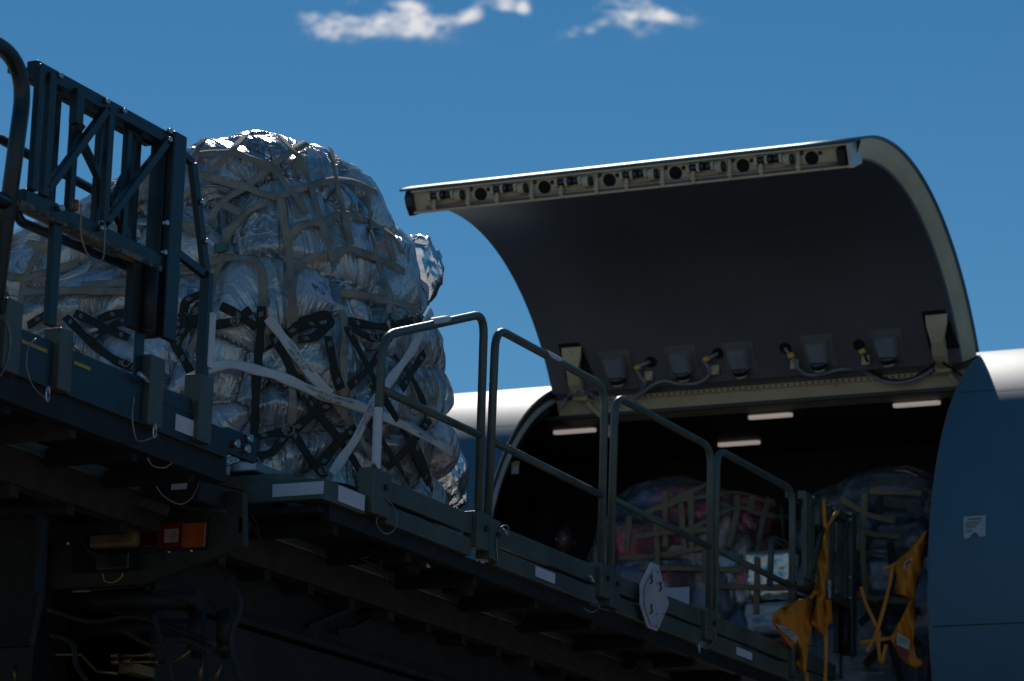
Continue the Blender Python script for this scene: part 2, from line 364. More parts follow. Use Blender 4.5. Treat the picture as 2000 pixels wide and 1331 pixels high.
# seams on the skin
def seam(x0, x1, th, w=.004):
    m = MB(); m.grid([[fp(x0, th - w / R0, R0 + .0015), fp(x1, th - w / R0, R0 + .0015)], [fp(x0, th + w / R0, R0 + .0015), fp(x1, th + w / R0, R0 + .0015)]]); m.build('panel_seam', G['black'], plane)
def th_at(px, py, x):
    best = min((abs((lambda q: py - (665.5 + FPX * (q - CAMLOC).dot(DOWN) / (q - CAMLOC).dot(FWD)))(fp(x, t))), t) for t in [i * .005 - .5 for i in range(360)])
    return best[1]
seam(XR + .02, 4, th_at(1900, 764, -6.4)); seam(XR + .02, 4, th_at(1900, 1219, -6.2)); seam(-20, XL - .02, th_at(960, 834, -10.4))
def ringseam(x):
    m = MB(); ts = [1.9 - i * .1 for i in range(30)]; m.grid([[fp(x, t, R0 + .0015) for t in ts], [fp(x + .008, t, R0 + .0015) for t in ts]]); m.build('panel_seam', G['black'], plane)
ringseam(-13.2); ringseam(-3.0)
# placard
def onfus(px, py):
    d = ray(px, py); t = 15.
    while t < 40:
        q = CAMLOC + d * t
        if math.hypot(q.y - YC, q.z - ZC) < R0 + .003: return q
        t += .004
c = [onfus(1882, 1010), onfus(1926, 1007), onfus(1925, 1048), onfus(1883, 1053)]
m = MB(); N0 = Vector((0, -1, 0))
def quad_on(c, u0, v0, u1, v1, off):
    def P(u, v): return (c[0] * (1 - u) + c[1] * u) * (1 - v) + (c[3] * (1 - u) + c[2] * u) * v + Vector((0, -off, 0))
    return [P(u0, v0), P(u1, v0), P(u1, v1), P(u0, v1)]
pl = [Vector(p) for p in quad_on(c, 0, 0, 1, 1, .004)]
notch = [(c[3] * (1 - u) + c[2] * u) + Vector((0, -.004, 0)) + Vector((0, 0, .035 * math.sin(math.pi * (u - .25) / .5))) for u in (.75, .65, .55, .45, .35, .25)]
m.prism([pl[0], pl[1], pl[2]] + notch + [pl[3]], (0, -.003, 0)); plc = m.build('placard', G['navet'], plane)
m = MB()
for i, (v, u1) in enumerate([(.12, .8), (.26, .9), (.34, .85), (.42, .9), (.50, .7), (.62, .88), (.70, .6)]):
    m.face(quad_on(c, .1 if i else .2, v, u1, v + (.05 if i == 0 else .03), .009))
m.build('placard_text', G['ink'], plc, split=True)
# ceiling lights (lit)
G['tubelight'] = mat('lit_ceiling_lamp', (.8, .75, .7), .4, emit=((1, .84, .76), .32))
for (p0, p1, yz) in (((1080, 845), (1165, 840), 6.95), ((1400, 868), (1487, 865), 6.95), ((1460, 815), (1550, 811), 6.95), ((1743, 792), (1838, 787), 6.95)):
    a = onp(*p0, 2, yz); b = onp(*p1, 2, yz); c_ = (a + b) / 2; m = MB(); L2 = abs(b.x - a.x) / 2
    pts = [Vector((c_.x - L2 + .03 - .03 * math.cos(a_), c_.y - .03 * math.sin(a_), 6.937)) for a_ in [-math.pi / 2 + math.pi * i / 8 for i in range(9)]] + [Vector((c_.x + L2 - .03 + .03 * math.cos(a_), c_.y + .03 * math.sin(a_) , 6.937)) for a_ in [-math.pi / 2 + math.pi * i / 8 for i in range(9)]]
    m.prism(pts, (0, 0, .024)); m.build('ceiling_light', G['tubelight'], plane)
# barrier curtain + small notice on the left side inside
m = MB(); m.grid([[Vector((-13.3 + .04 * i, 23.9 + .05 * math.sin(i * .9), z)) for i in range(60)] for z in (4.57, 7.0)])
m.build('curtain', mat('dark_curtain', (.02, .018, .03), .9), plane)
q = onp(1006, 915, 1, 21.2); m = MB(); m.box(q, (.06, .006, .09)); m.build('notice', G['navet'], plane)
q = onp(1009, 905, 1, 21.19); m = MB(); m.box(q, (.05, .006, .03)); m.build('notice', G['yellow'], plane)

# ---- cargo door
def dpos(x, th, r=R0):
    q = fp(x, th, r); y = q.y - yh; z = q.z - zh; c_, s_ = math.cos(PHI), math.sin(PHI)
    return Vector((x, yh + y * c_ + z * s_, zh - y * s_ + z * c_))
door = None
dth = [TH - .012 + (TS + .005 - TH + .012) * i / 70 for i in range(71)]
m = MB(); D0, D1 = XL + .012, XR - .012
xs = [D0 + (D1 - D0) * i / 8 for i in range(9)]
m.grid([[dpos(x, t) for t in dth] for x in xs]); m.grid([[dpos(x, t, R0 - .016) for t in dth] for x in xs])
for x in (D0, D1): m.grid([[dpos(x, t, R0) for t in dth], [dpos(x, t, R0 - .016) for t in dth]])
for t in (dth[0], dth[-1]): m.grid([[dpos(x, t, R0) for x in xs], [dpos(x, t, R0 - .016) for x in xs]])
door = m.build('cargo_door', G['skin'], plane, weld=True)
lt = [TH - .0 + (TS + .06 - TH + .0) * i / 60 for i in range(61)]; LL, LR = XL + .06, XR - .115; RL = R0 - .16
m = MB(); m.grid([[dpos(LL + (LR - LL) * i / 6, t, RL) for t in lt] for i in range(7)])
liner = m.build('door_liner', G['liner'], door)
m = MB(); m.grid([[dpos(LR, t, RL) for t in lt], [dpos(LR + .012, t, RL + .012) for t in lt]]); m.grid([[dpos(LL, t, RL) for t in lt], [dpos(LL - .03, t, R0 - .03) for t in lt]])
m.build('liner_edge', mat('liner_edge_blue_grey', (.10, .14, .19), .4), door, split=True)
m = MB(); m.grid([[dpos(LR + .012, t, RL + .012) for t in lt], [dpos(LR + .05, t, R0 - .10) for t in lt], [dpos(D1 - .02, t, R0 - .018) for t in lt]])
m.build('edge_frame', G['cream'], door, split=True)
G['hatchd'] = mat('liner_seam_tone', (.15, .15, .16), .5)
# seams on liner
for x in (-8.62, -8.30):
    m = MB(); ts = [TH - .1 - i * .045 for i in range(14)]; m.grid([[dpos(x, t, RL - .002) for t in ts], [dpos(x + .006, t, RL - .002) for t in ts]]); m.build('liner_seam', G['hatchd'], door, split=True)
m = MB(); m.grid([[dpos(LL + (LR - LL) * i / 10, .50 + e, RL - .002) for i in range(11)] for e in (0, .004)]); m.build('liner_seam', G['hatchd'], door, split=True)
m = MB(); ts = [.1 - i * .05 for i in range(5)]; m.grid([[dpos(x, t, RL - .004) for t in ts] for x in (-9.15, -8.75)]); m.build('access_hatch', mat('hatch_dark', (.13, .125, .125), .5), door)
# bvh of the liner
def bvh_of(o):
    me = o.data; mw = Matrix.Translation(sum((q.location for q in parents(o)), Vector())); return BVHTree.FromPolygons([mw @ v.co for v in me.vertices], [tuple(p.vertices) for p in me.polygons])
def parents(o):
    r = []; 
    while o is not None: r.append(o); o = o.parent
    return r
BL = bvh_of(liner)
def hitl(px, py):
    h = BL.ray_cast(CAMLOC, ray(px, py)); n = h[1]
    if n is not None and n.dot(ray(px, py)) > 0: n = -n
    return h[0], n
# latch beam along the free edge
def db(x, a, d):   # a: distance past the free edge measured outwards (tangent), d: depth inwards from the skin
    base = dpos(x, TS); tg = (dpos(x, TS - .002) - dpos(x, TS + .002)).normalized(); rin = (dpos(x, TS, R0 - 1) - dpos(x, TS)).normalized()
    return base + tg * a + rin * d
BX0, BX1 = XL + .10, XR - .10
m = MB()
m.prism([db(BX0, -.045, .02), db(BX0, -.045, .185), db(BX0, -.20, .185), db(BX0, -.20, .02)], db(BX1, 0, 0) - db(BX0, 0, 0))
m.prism([db(BX0, .0, .17), db(BX0, .0, .187), db(BX0, -.10, .187), db(BX0, -.10, .17)], db(BX1, 0, 0) - db(BX0, 0, 0))
m.prism([db(BX0, -.01, .02), db(BX0, -.01, .034), db(BX0, -.08, .034), db(BX0, -.08, .02)], db(BX1, 0, 0) - db(BX0, 0, 0))
lb = m.build('latch_beam', G['cream'], door, bevel=.003, split=True)
# latch units, ribs and holes
step = (BX1 - BX0 - .30) / 6.0
for i in range(6):
    x = BX0 + .13 + i * step
    m = MB()
    for dx_ in (0.0, .075, .18):
        m.prism([db(x + dx_, -.044, .035), db(x + dx_, .005, .05), db(x + dx_, .005, .10), db(x + dx_, -.044, .12)], (.022, 0, 0))
    m.tube([db(x + .208, -.03, .09), db(x + .255, -.03, .09)], .042, 14)
    u = m.build('latch_unit', G['cream'], door, bevel=.003, split=True)
    m = MB()
    m.tube([db(x + .02, -.02, .075), db(x + .078, -.02, .075)], .024, 12); m.tube([db(x + .096, -.02, .075), db(x + .13, -.02, .075)], .030, 12); m.tube([db(x + .14, -.02, .075), db(x + .18, -.02, .075)], .027, 12)
    m.tube([db(x + .256, -.03, .09), db(x + .275, -.03, .09)], .034, 14)
    m.build('latch_roller', G['darkmetal'], u, split=True)
    m = MB()
    for dx_ in (.03, .30):
        m.prism([db(x + dx_, -.044, .035), db(x + dx_, .0, .12), db(x + dx_, .012, .178), db(x + dx_, -.044, .178)], (.022, 0, 0))
        m.tube([db(x + dx_ - .004, .002, .145), db(x + dx_ + .026, .002, .145)], .017, 10)
    m.build('rib', G['cream'], door, bevel=.002, split=True)
    if i < 5 or True:
        xx = x + .40
        if xx < BX1 - .05:
            m = MB(); m.tube([db(xx, -.0435, .10), db(xx, -.041, .10)], .047, 20); o = m.build('lightening_hole', G['hole'], door)
            m = MB(); m.tube([db(xx - .07, -.03, .055), db(xx - .055, -.03, .055)], .015, 8); m.tube([db(xx + .06, -.035, .07), db(xx + .075, -.03, .07)], .013, 8); m.build('fitting', G['darkmetal'], door, split=True)
m = MB(); m.tube([db(BX0 + .1, -.012, .150), db(BX1 - .05, -.012, .150)], .011, 8); m.build('torque_tube', mat('pinkish_steel_rod', (.35, .27, .25), .4, .5), door)
m = MB(); m.prism([db(BX0 + .0, -.2, .02), db(BX0 + .0, -.03, .02), db(BX0, .01, .06), db(BX0, .01, .12), db(BX0, -.02, .2), db(BX0, -.2, .2)], (-.05, 0, 0)); m.build('end_bracket', G['darkmetal'], door, bevel=.004)
m = MB(); m.prism([db(BX1, -.2, .02), db(BX1, .0, .02), db(BX1, .0, .19), db(BX1, -.2, .19)], (.03, 0, 0)); m.build('end_bracket', G['frame'], door)
m = MB(); m.prism([db(BX1 - .07, -.03, .04), db(BX1 - .07, .02, .06), db(BX1 - .07, .02, .16), db(BX1 - .07, -.03, .17)], (.055, 0, 0)); m.build('bumper', G['black'], door)
m = MB(); q = dpos(D1 - .06, .12, R0 - .07); m.tube([q, q + Vector((-.07, -.02, -.02))], .03, 10); m.build('bumper', G['black'], door)
# lamp housings
up_t = None
for (px, py) in ((1205, 705), (1333, 695), (1445, 688), (1598, 675), (1733, 664)):
    p, n = hitl(px, py + 8); ax = Vector((1, 0, 0)); tg = n.cross(ax).normalized()
    if tg.z > 0: tg = -tg            # down the door
    m = MB(); Ht = .17; rows = []
    for k_ in range(7):
        t = k_ / 6; w = .082 * (.9 + .1 * math.sin(math.pi * min(1, t * 1.2))); dd = .105 * (1 - .12 * t); rows.append([p + tg * (-.085 + Ht * t) + ax * (w * math.copysign(abs(math.cos(a_)) ** .5, math.cos(a_))) + n * (max(0, dd * abs(math.sin(a_)) ** .5)) for a_ in [math.pi * j / 14 for j in range(15)]])
    m.grid(rows); m.face(rows[0][::-1]); m.face(rows[-1])
    h = m.build('lamp_housing', G['housing'], door)
    m = MB(); c0 = p + tg * .07 + n * .055
    m.tube([c0, c0 + tg * .03, c0 + tg * .055 , c0 + tg * .06], [.064, .064, .058, .05], 20); m.build('lamp_collar', G['darkmetal'], h)
    m = MB(); c1 = c0 + tg * .0605; m.tube([c1, c1 + tg * .02, c1 + tg * .034, c1 + tg * .04], [.047, .043, .028, .008], 18); m.build('lamp_lens', G['lens'], h)
    m = MB(); b = p + n * .002
    m.prism([b + ax * sx * .125 + tg * sy for sx, sy in ((-1, -.12), (1, -.12), (1, .16), (-1, .16))], n * .004); m.build('mounting_plate', mat('mount_plate', (.16, .15, .15), .4), door)
# hinge arms
for i, (pt, pb, xw) in enumerate((((1118, 676), (1124, 768), .085), ((1830, 612), (1836, 712), .085))):
    a, n = hitl(pt[0], pt[1]); b, _ = hitl(pb[0] - 4, pb[1] - 30)
    if b is None: b = a + Vector((0, .1, -.3))
    e = Vector((b.x + .0, yh - .03, zh - .08)); ax = Vector((1, 0, 0))
    m = MB(); n2 = n
    rows = []
    for t, w, h_ in ((0, xw, .01), (.16, xw * .9, .04), (.4, xw * .55, .07), (.65, xw * .62, .07), (.85, xw * .62, .05), (1, xw * .5, .03)):
        q = a.lerp(e, t) + n2 * (.02 + .02 * math.sin(math.pi * t)); rows.append([q - ax * w, q - ax * w + n2 * h_, q + ax * w + n2 * h_, q + ax * w, ])
    m.grid(rows, smooth=False, closed_u=True); m.face(rows[0][::-1]); m.face(rows[-1])
    ha = m.build('hinge_arm', G['cream'], door, bevel=.006)
    m = MB(); m.tube([e + ax * -.06 + n * .03, e + ax * .06 + n * .03], .032, 12); m.build('hinge_pin', G['cream'], ha)
    m = MB(); m.prism([a - ax * .115 + n * .006 + Vector((0, -.02, .04)), a + ax * .06 + n * .006 + Vector((0, -.02, .04)), b + ax * .17 + n * .006, b - ax * .06 + n * .006], n * .004); m.build('arm_recess', G['hole'], door)
    m = MB(); m.tube(smoothcurve([e + Vector((.02, .02, -.01)), e + Vector((.05, .05, -.08)), e + Vector((.13, .12, -.17)), e + Vector((.16, .16, -.26))], 5), [.02] * 16, 10); m.box(e + Vector((.16, .16, -.27)), (.05, .05, .09)); m.build('actuator_link', G['cream'], door, split=True)
# wiring on the door
def lpt(px, py, off=.03):
    p, n = hitl(px, py)
    if p is None: q = onp(px, py, 1, yh - .04); return q
    return p + n * off
for i, (px, py) in enumerate(((1272, 707), (1403, 690), (1534, 680), (1678, 674))):
    p, n = hitl(px, py); m = MB(); m.tube([p + n * .001, p + n * .008], .045, 18); m.build('cable_port', G['hole'], door)
for px, py in ((1268, 734), (1398, 722), (1553, 711), (1692, 703)):
    p = lpt(px, py, .012); m = MB(); m.box(p, (.065, .02, .075)); m.box(p + Vector((.01, -.01, -.02)), (.03, .03, .03)); m.build('cable_bracket', G['cream'], door, bevel=.004, split=True)
def cable(pts, r, mt_, nm='cable'):
    m = MB(); m.tube(smoothcurve([lpt(*q) if len(q) == 2 else lpt(q[0], q[1], q[2]) for q in pts], 6), r, 8); return m.build(nm, mt_, door)
cable([(1270, 706, .01), (1258, 708, .05), (1247, 714, .05), (1255, 732, .05), (1262, 748), (1250, 768, .05), (1230, 778)], .013, G['conduit'])
cable([(1403, 690, .01), (1390, 694, .05), (1378, 700, .05), (1388, 715, .05), (1386, 733), (1365, 745, .05), (1330, 746, .05), (1300, 742), (1275, 752), (1240, 778), (1195, 786), (1165, 776), (1140, 762)], .013, G['conduit'])
cable([(1534, 680, .01), (1546, 688, .05), (1555, 700, .05), (1562, 715, .05), (1580, 730), (1610, 728), (1650, 717, .06), (1685, 726, .06), (1722, 744, .08), (1760, 748, .08), (1800, 736, .08), (1830, 716, .05)], .013, G['conduit'])
cable([(1680, 674, .01), (1690, 682, .05), (1697, 700, .05), (1705, 725, .05), (1735, 742, .09), (1775, 742, .09), (1808, 722, .06), (1830, 704, .05)], .010, G['black'])
cable([(1128, 762, .05), (1110, 775, .04), (1098, 790, .04), (1094, 800, .04)], .014, G['conduit'])
cable([(1845, 705, .05), (1862, 722, .04), (1880, 736, .04)], .010, G['black'])
for px, py in ((1250, 713), (1384, 697), (1549, 690), (1688, 682)):
    p = lpt(px, py, .05); m = MB(); m.tube([p + Vector((-.022, 0, -.008)), p + Vector((.022, 0, .008))], .021, 10); m.build('yellow_connector', G['tapeY'], door)
# ================================================================== CARGO LOADER
LD = empty('cargo_loader', (-9.3, 14, 0))
tag(LD, 'dark green aircraft cargo loader truck with raised roller deck, guard rails and truss gates', 'cargo loader')
# deck
m = MB(); m.b2((-11.0, 9.0, 4.46), (-7.95, 20.35, 4.70)); deck = m.build('deck', G['green'], LD, bevel=.01)
for yy in [9.3 + i * .42 for i in range(27)]:
    if 13.2 < yy < 15.9: continue
    m = MB(); m.tube([(-10.8, yy, 4.715), (-8.1, yy, 4.715)], .035, 8); m.build('deck_roller', G['alum'], deck)
# side beams of the walkway (two boards with a slot) and the near end beam
def board(y0, y1, z0, z1, name='side_beam', x=X0, th=.05, ma='green', par=None):
    m = MB(); m.b2((x - th, y0, z0), (x, y1, z1)); return m.build(name, G[ma], par or LD, bevel=.005)
segs = [(14.03, 15.03), (15.34, 16.70), (17.0, 18.36), (18.57, 19.95), (20.08, 20.9)]
for y0, y1 in segs:
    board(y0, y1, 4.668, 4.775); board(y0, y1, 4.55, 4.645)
board(13.44, 13.80, 4.55, 4.655)
m = MB(); m.b2((-8.02, 13.36, 4.55), (-7.41, 13.41, 4.655)); m.build('end_beam', G['green'], LD, bevel=.006)
m = MB(); m.prism([(-7.41, 13.36, 4.55), (X0, 13.44, 4.55), (-7.45, 13.44, 4.55), (-7.45, 13.41, 4.55)], (0, 0, .105)); m.build('corner_piece', G['green'], LD)
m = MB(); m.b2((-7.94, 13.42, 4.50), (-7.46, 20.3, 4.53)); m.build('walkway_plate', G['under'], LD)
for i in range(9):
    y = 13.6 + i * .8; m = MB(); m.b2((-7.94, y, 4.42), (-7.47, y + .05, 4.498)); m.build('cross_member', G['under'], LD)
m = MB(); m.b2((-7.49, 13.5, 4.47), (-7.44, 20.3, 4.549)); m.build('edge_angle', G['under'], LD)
# sockets for the rails
def socket(y0, y1, z0=4.565, z1=4.80, x=X0, bolt=True):
    m = MB(); m.b2((x - .06, y0, z0), (x + .03, y1, z1)); s = m.build('rail_socket', G['green'], LD, bevel=.006)
    if bolt:
        m = MB(); yb = (y0 * .35 + y1 * .65); m.tube([(x + .03, yb, z1 - .085), (x + .042, yb, z1 - .085)], .017, 6); m.build('bolt', G['black'], s)
    return s
sk = [(13.82, 14.02, 4.565, 4.80), (15.04, 15.19, 4.60, 4.80), (15.20, 15.33, 4.565, 4.79), (16.71, 16.84, 4.60, 4.80), (16.85, 16.99, 4.565, 4.79), (18.37, 18.56, 4.60, 4.79), (19.96, 20.07, 4.58, 4.79)]
for a in sk: socket(*a)
# guard rails
def rail(y0, y1, zt0, zt1, zm0, zm1, zb0=4.75, r=.024, rad=.13):
    m = MB(); m.tube(arcpts([(X0 - .015, y0, zb0), (X0 - .015, y0 + .03, zt0), (X0 - .015, y1, zt1), (X0 - .015, y1 + .0, zb0)], rad), r, 14)
    o = m.build('guard_rail', G['tube'], LD)
    m = MB(); m.tube([(X0 - .015, y0 + .02, zm0), (X0 - .015, y1, zm1)], r * .92, 12); m.build('mid_rail', G['tube'], o); return o
q = [(13.92, 15.13, 5.52, 5.925, 5.235, 5.235), (15.25, 16.80, 5.88, 5.88, 5.235, 5.215), (16.93, 18.52, 5.86, 5.86, 5.225, 5.205), (18.60, 20.04, 5.87, 5.87, 5.21, 5.195)]
rails = [rail(*a) for a in q]
def patch(o, pts, nm='paint_patch', r=.0255, ma='white'):   # worn white paint sleeve over part of a tube
    m = MB(); a, b = Vector(pts[0]), Vector(pts[1]); n = 14; t = (b - a).normalized(); u = Vector((1, 0, 0)); v = t.cross(u); rows = []
    for i in range(n + 1):
        c_ = a.lerp(b, i / n); w = 1.15 * (1 - .55 * abs(2 * i / n - 1) ** 3) + .25 * noise.noise((i * 1.7, pts[0][1], 0)); rows.append([c_ + (u * math.cos(t_) + v * math.sin(t_)) * r for t_ in [-.55 + (k - 4) / 4 * w for k in range(9)]])
    m.grid(rows); return m.build(nm, G[ma], o)
patch(rails[0], [(X0 - .015, 14.47, 5.712), (X0 - .015, 14.68, 5.78)]); patch(rails[1], [(X0 - .015, 15.93, 5.884), (X0 - .015, 16.13, 5.884)])
m = MB(); m.grid([[(X0 - .015 + .0255 * math.cos(a), 13.925 + .0255 * math.sin(a), z) for a in [-2.2 + .3 * i for i in range(11)]] for z in [4.81 + .04 * i for i in range(9)]])
m.build('white_band', G['white'], rails[0])
# far left rail
m = MB(); m.tube(arcpts([(X0, 9.0, 5.93), (X0, 10.60, 5.93), (X0 + .0, 10.48, 4.8)], .24, 10), .036, 16); o = m.build('guard_rail', G['truss'], LD)
m = MB(); m.tube([(X0, 9.0, 5.285), (X0, 10.56, 5.275)], .034, 14); m.build('mid_rail', G['truss'], o)
# left walkway
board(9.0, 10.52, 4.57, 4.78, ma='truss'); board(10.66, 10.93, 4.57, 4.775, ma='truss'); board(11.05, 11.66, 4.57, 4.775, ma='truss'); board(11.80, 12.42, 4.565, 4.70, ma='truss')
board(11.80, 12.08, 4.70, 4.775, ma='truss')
for a in [(10.53, 10.65, 4.56, 4.87), (10.94, 11.04, 4.57, 4.84), (11.67, 11.79, 4.57, 4.89), (12.10, 12.22, 4.585, 4.90)]: socket(*a, bolt=False)
m = MB(); m.b2((X0 - .045, 12.44, 4.60), (X0 - .015, 12.72, 4.72)); tg_ = m.build('end_tongue', G['truss'], LD, bevel=.004)
for y, z in ((12.50, 4.65), (12.60, 4.645), (12.62, 4.70)):
    m = MB(); m.tube([(X0 - .02, y, z), (X0 + .01, y, z)], .02, 8); m.build('bolt', G['bolt'], tg_)
m = MB(); m.b2((-7.9, 9, 4.50), (-7.46, 12.4, 4.53)); m.build('walkway_plate', G['under'], LD)
for i in range(7):
    y = 9.2 + i * .5; m = MB(); m.b2((-7.93, y, 4.42), (-7.47, y + .05, 4.498)); m.build('cross_member', G['rust'] if i % 3 == 1 else G['under'], LD)
m = MB(); m.b2((-7.50, 9, 4.455), (-7.42, 12.45, 4.568)); m.build('edge_angle', G['under'], LD)
for x, ma in ((-8.0, 'rust'), (-8.35, 'under'), (-8.75, 'rust'), (-9.2, 'under')):
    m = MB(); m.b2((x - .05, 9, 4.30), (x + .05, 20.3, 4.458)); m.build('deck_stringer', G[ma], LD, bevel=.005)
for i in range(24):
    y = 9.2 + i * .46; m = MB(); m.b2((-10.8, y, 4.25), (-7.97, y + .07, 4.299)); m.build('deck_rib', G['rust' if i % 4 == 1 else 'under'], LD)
# white reflective labels, lying on the boards
def decal(px0, py0, px1, py1, x=X0, dz0=0, dz1=0, ma='white', nm='reflective_label'):
    a = S(px0, py0, x); b = S(px1, py1, x); zt = S(px0, py0, x).z; zb = b.z
    m = MB(); m.b2((x + .0005, a.y, zb), (x + .004, b.y, zt)); return m.build(nm, G[ma], LD)
def decal_yz(y0, y1, z0, z1, x=X0, ma='white', nm='reflective_label'):
    m = MB(); m.b2((x + .0005, y0, z0), (x + .004, y1, z1)); return m.build(nm, G[ma], LD)
decal_yz(S(342, 825).y, S(403, 873).y, 4.600, 4.675); decal_yz(S(659, 950).y + .01, S(711, 985).y, 4.565, 4.645)
decal_yz(S(1045, 1125).y, S(1083, 1130).y, 4.573, 4.632); decal_yz(S(1438, 1275).y, S(1468, 1290).y, 4.575, 4.625)
decal_yz(10.69, 10.88, 4.712, 4.728, ma='yellow', nm='yellow_stripe'); decal_yz(11.09, 11.22, 4.712, 4.728, ma='yellow', nm='yellow_stripe')
a = Ep(533, 955, 13.36); b = Ep(631, 980, 13.36)
m = MB(); m.b2((a.x, 13.356, 4.573), (b.x, 13.3595, 4.637)); m.build('reflective_label', G['white'], LD)
# black lamp box under the left walkway, with label
m = MB(); m.b2((-7.90, 12.55, 4.40), (-7.62, 12.85, 4.56)); bx = m.build('lamp_box', G['black'], LD, bevel=.01)
a = Ep(372, 935, 12.549); b = Ep(400, 960, 12.549); m = MB(); m.b2((-7.775, 12.545, 4.46), (-7.69, 12.549, 4.525)); m.build('label', G['white'], bx)
# shiny chain bracket at the load corner
m = MB(); m.b2((-8.22, 13.33, 4.70), (-7.95, 13.38, 4.75)); br = m.build('chain_bracket', G['alum'], LD, bevel=.004)
for i in range(4):
    m = MB(); c_ = Vector((-8.0 + .035 * i, 13.31, 4.735 + .012 * i)); m.tube([c_ + Vector((.028 * math.cos(t), .006 * (i % 2), .02 * math.sin(t))) for t in [2 * math.pi * k_ / 12 for k_ in range(13)]], .006, 6); m.build('chain_link', G['bolt'], br)
# guide plate beside the load and corner block
m = MB(); m.prism([(-8.05, 13.45, 4.66), (-7.72, 13.45, 4.66), (-7.56, 13.75, 4.66), (-7.90, 13.9, 4.66)], (0, 0, .055)); m.build('guide_plate', G['green'], LD, bevel=.005)
m = MB(); m.b2((-8.18, 13.30, 4.45), (-7.98, 13.5, 4.69)); o = m.build('corner_block', G['green'], LD, bevel=.008)
m = MB(); m.tube([(-8.08, 13.29, 4.62), (-8.08, 13.30, 4.62)], .018, 10); m.build('bolt', G['bolt'], o)
m = MB(); m.b2((-8.12, 13.40, 4.69), (-8.02, 13.46, 4.86)); m.build('stop_post', G['green'], LD, bevel=.005)

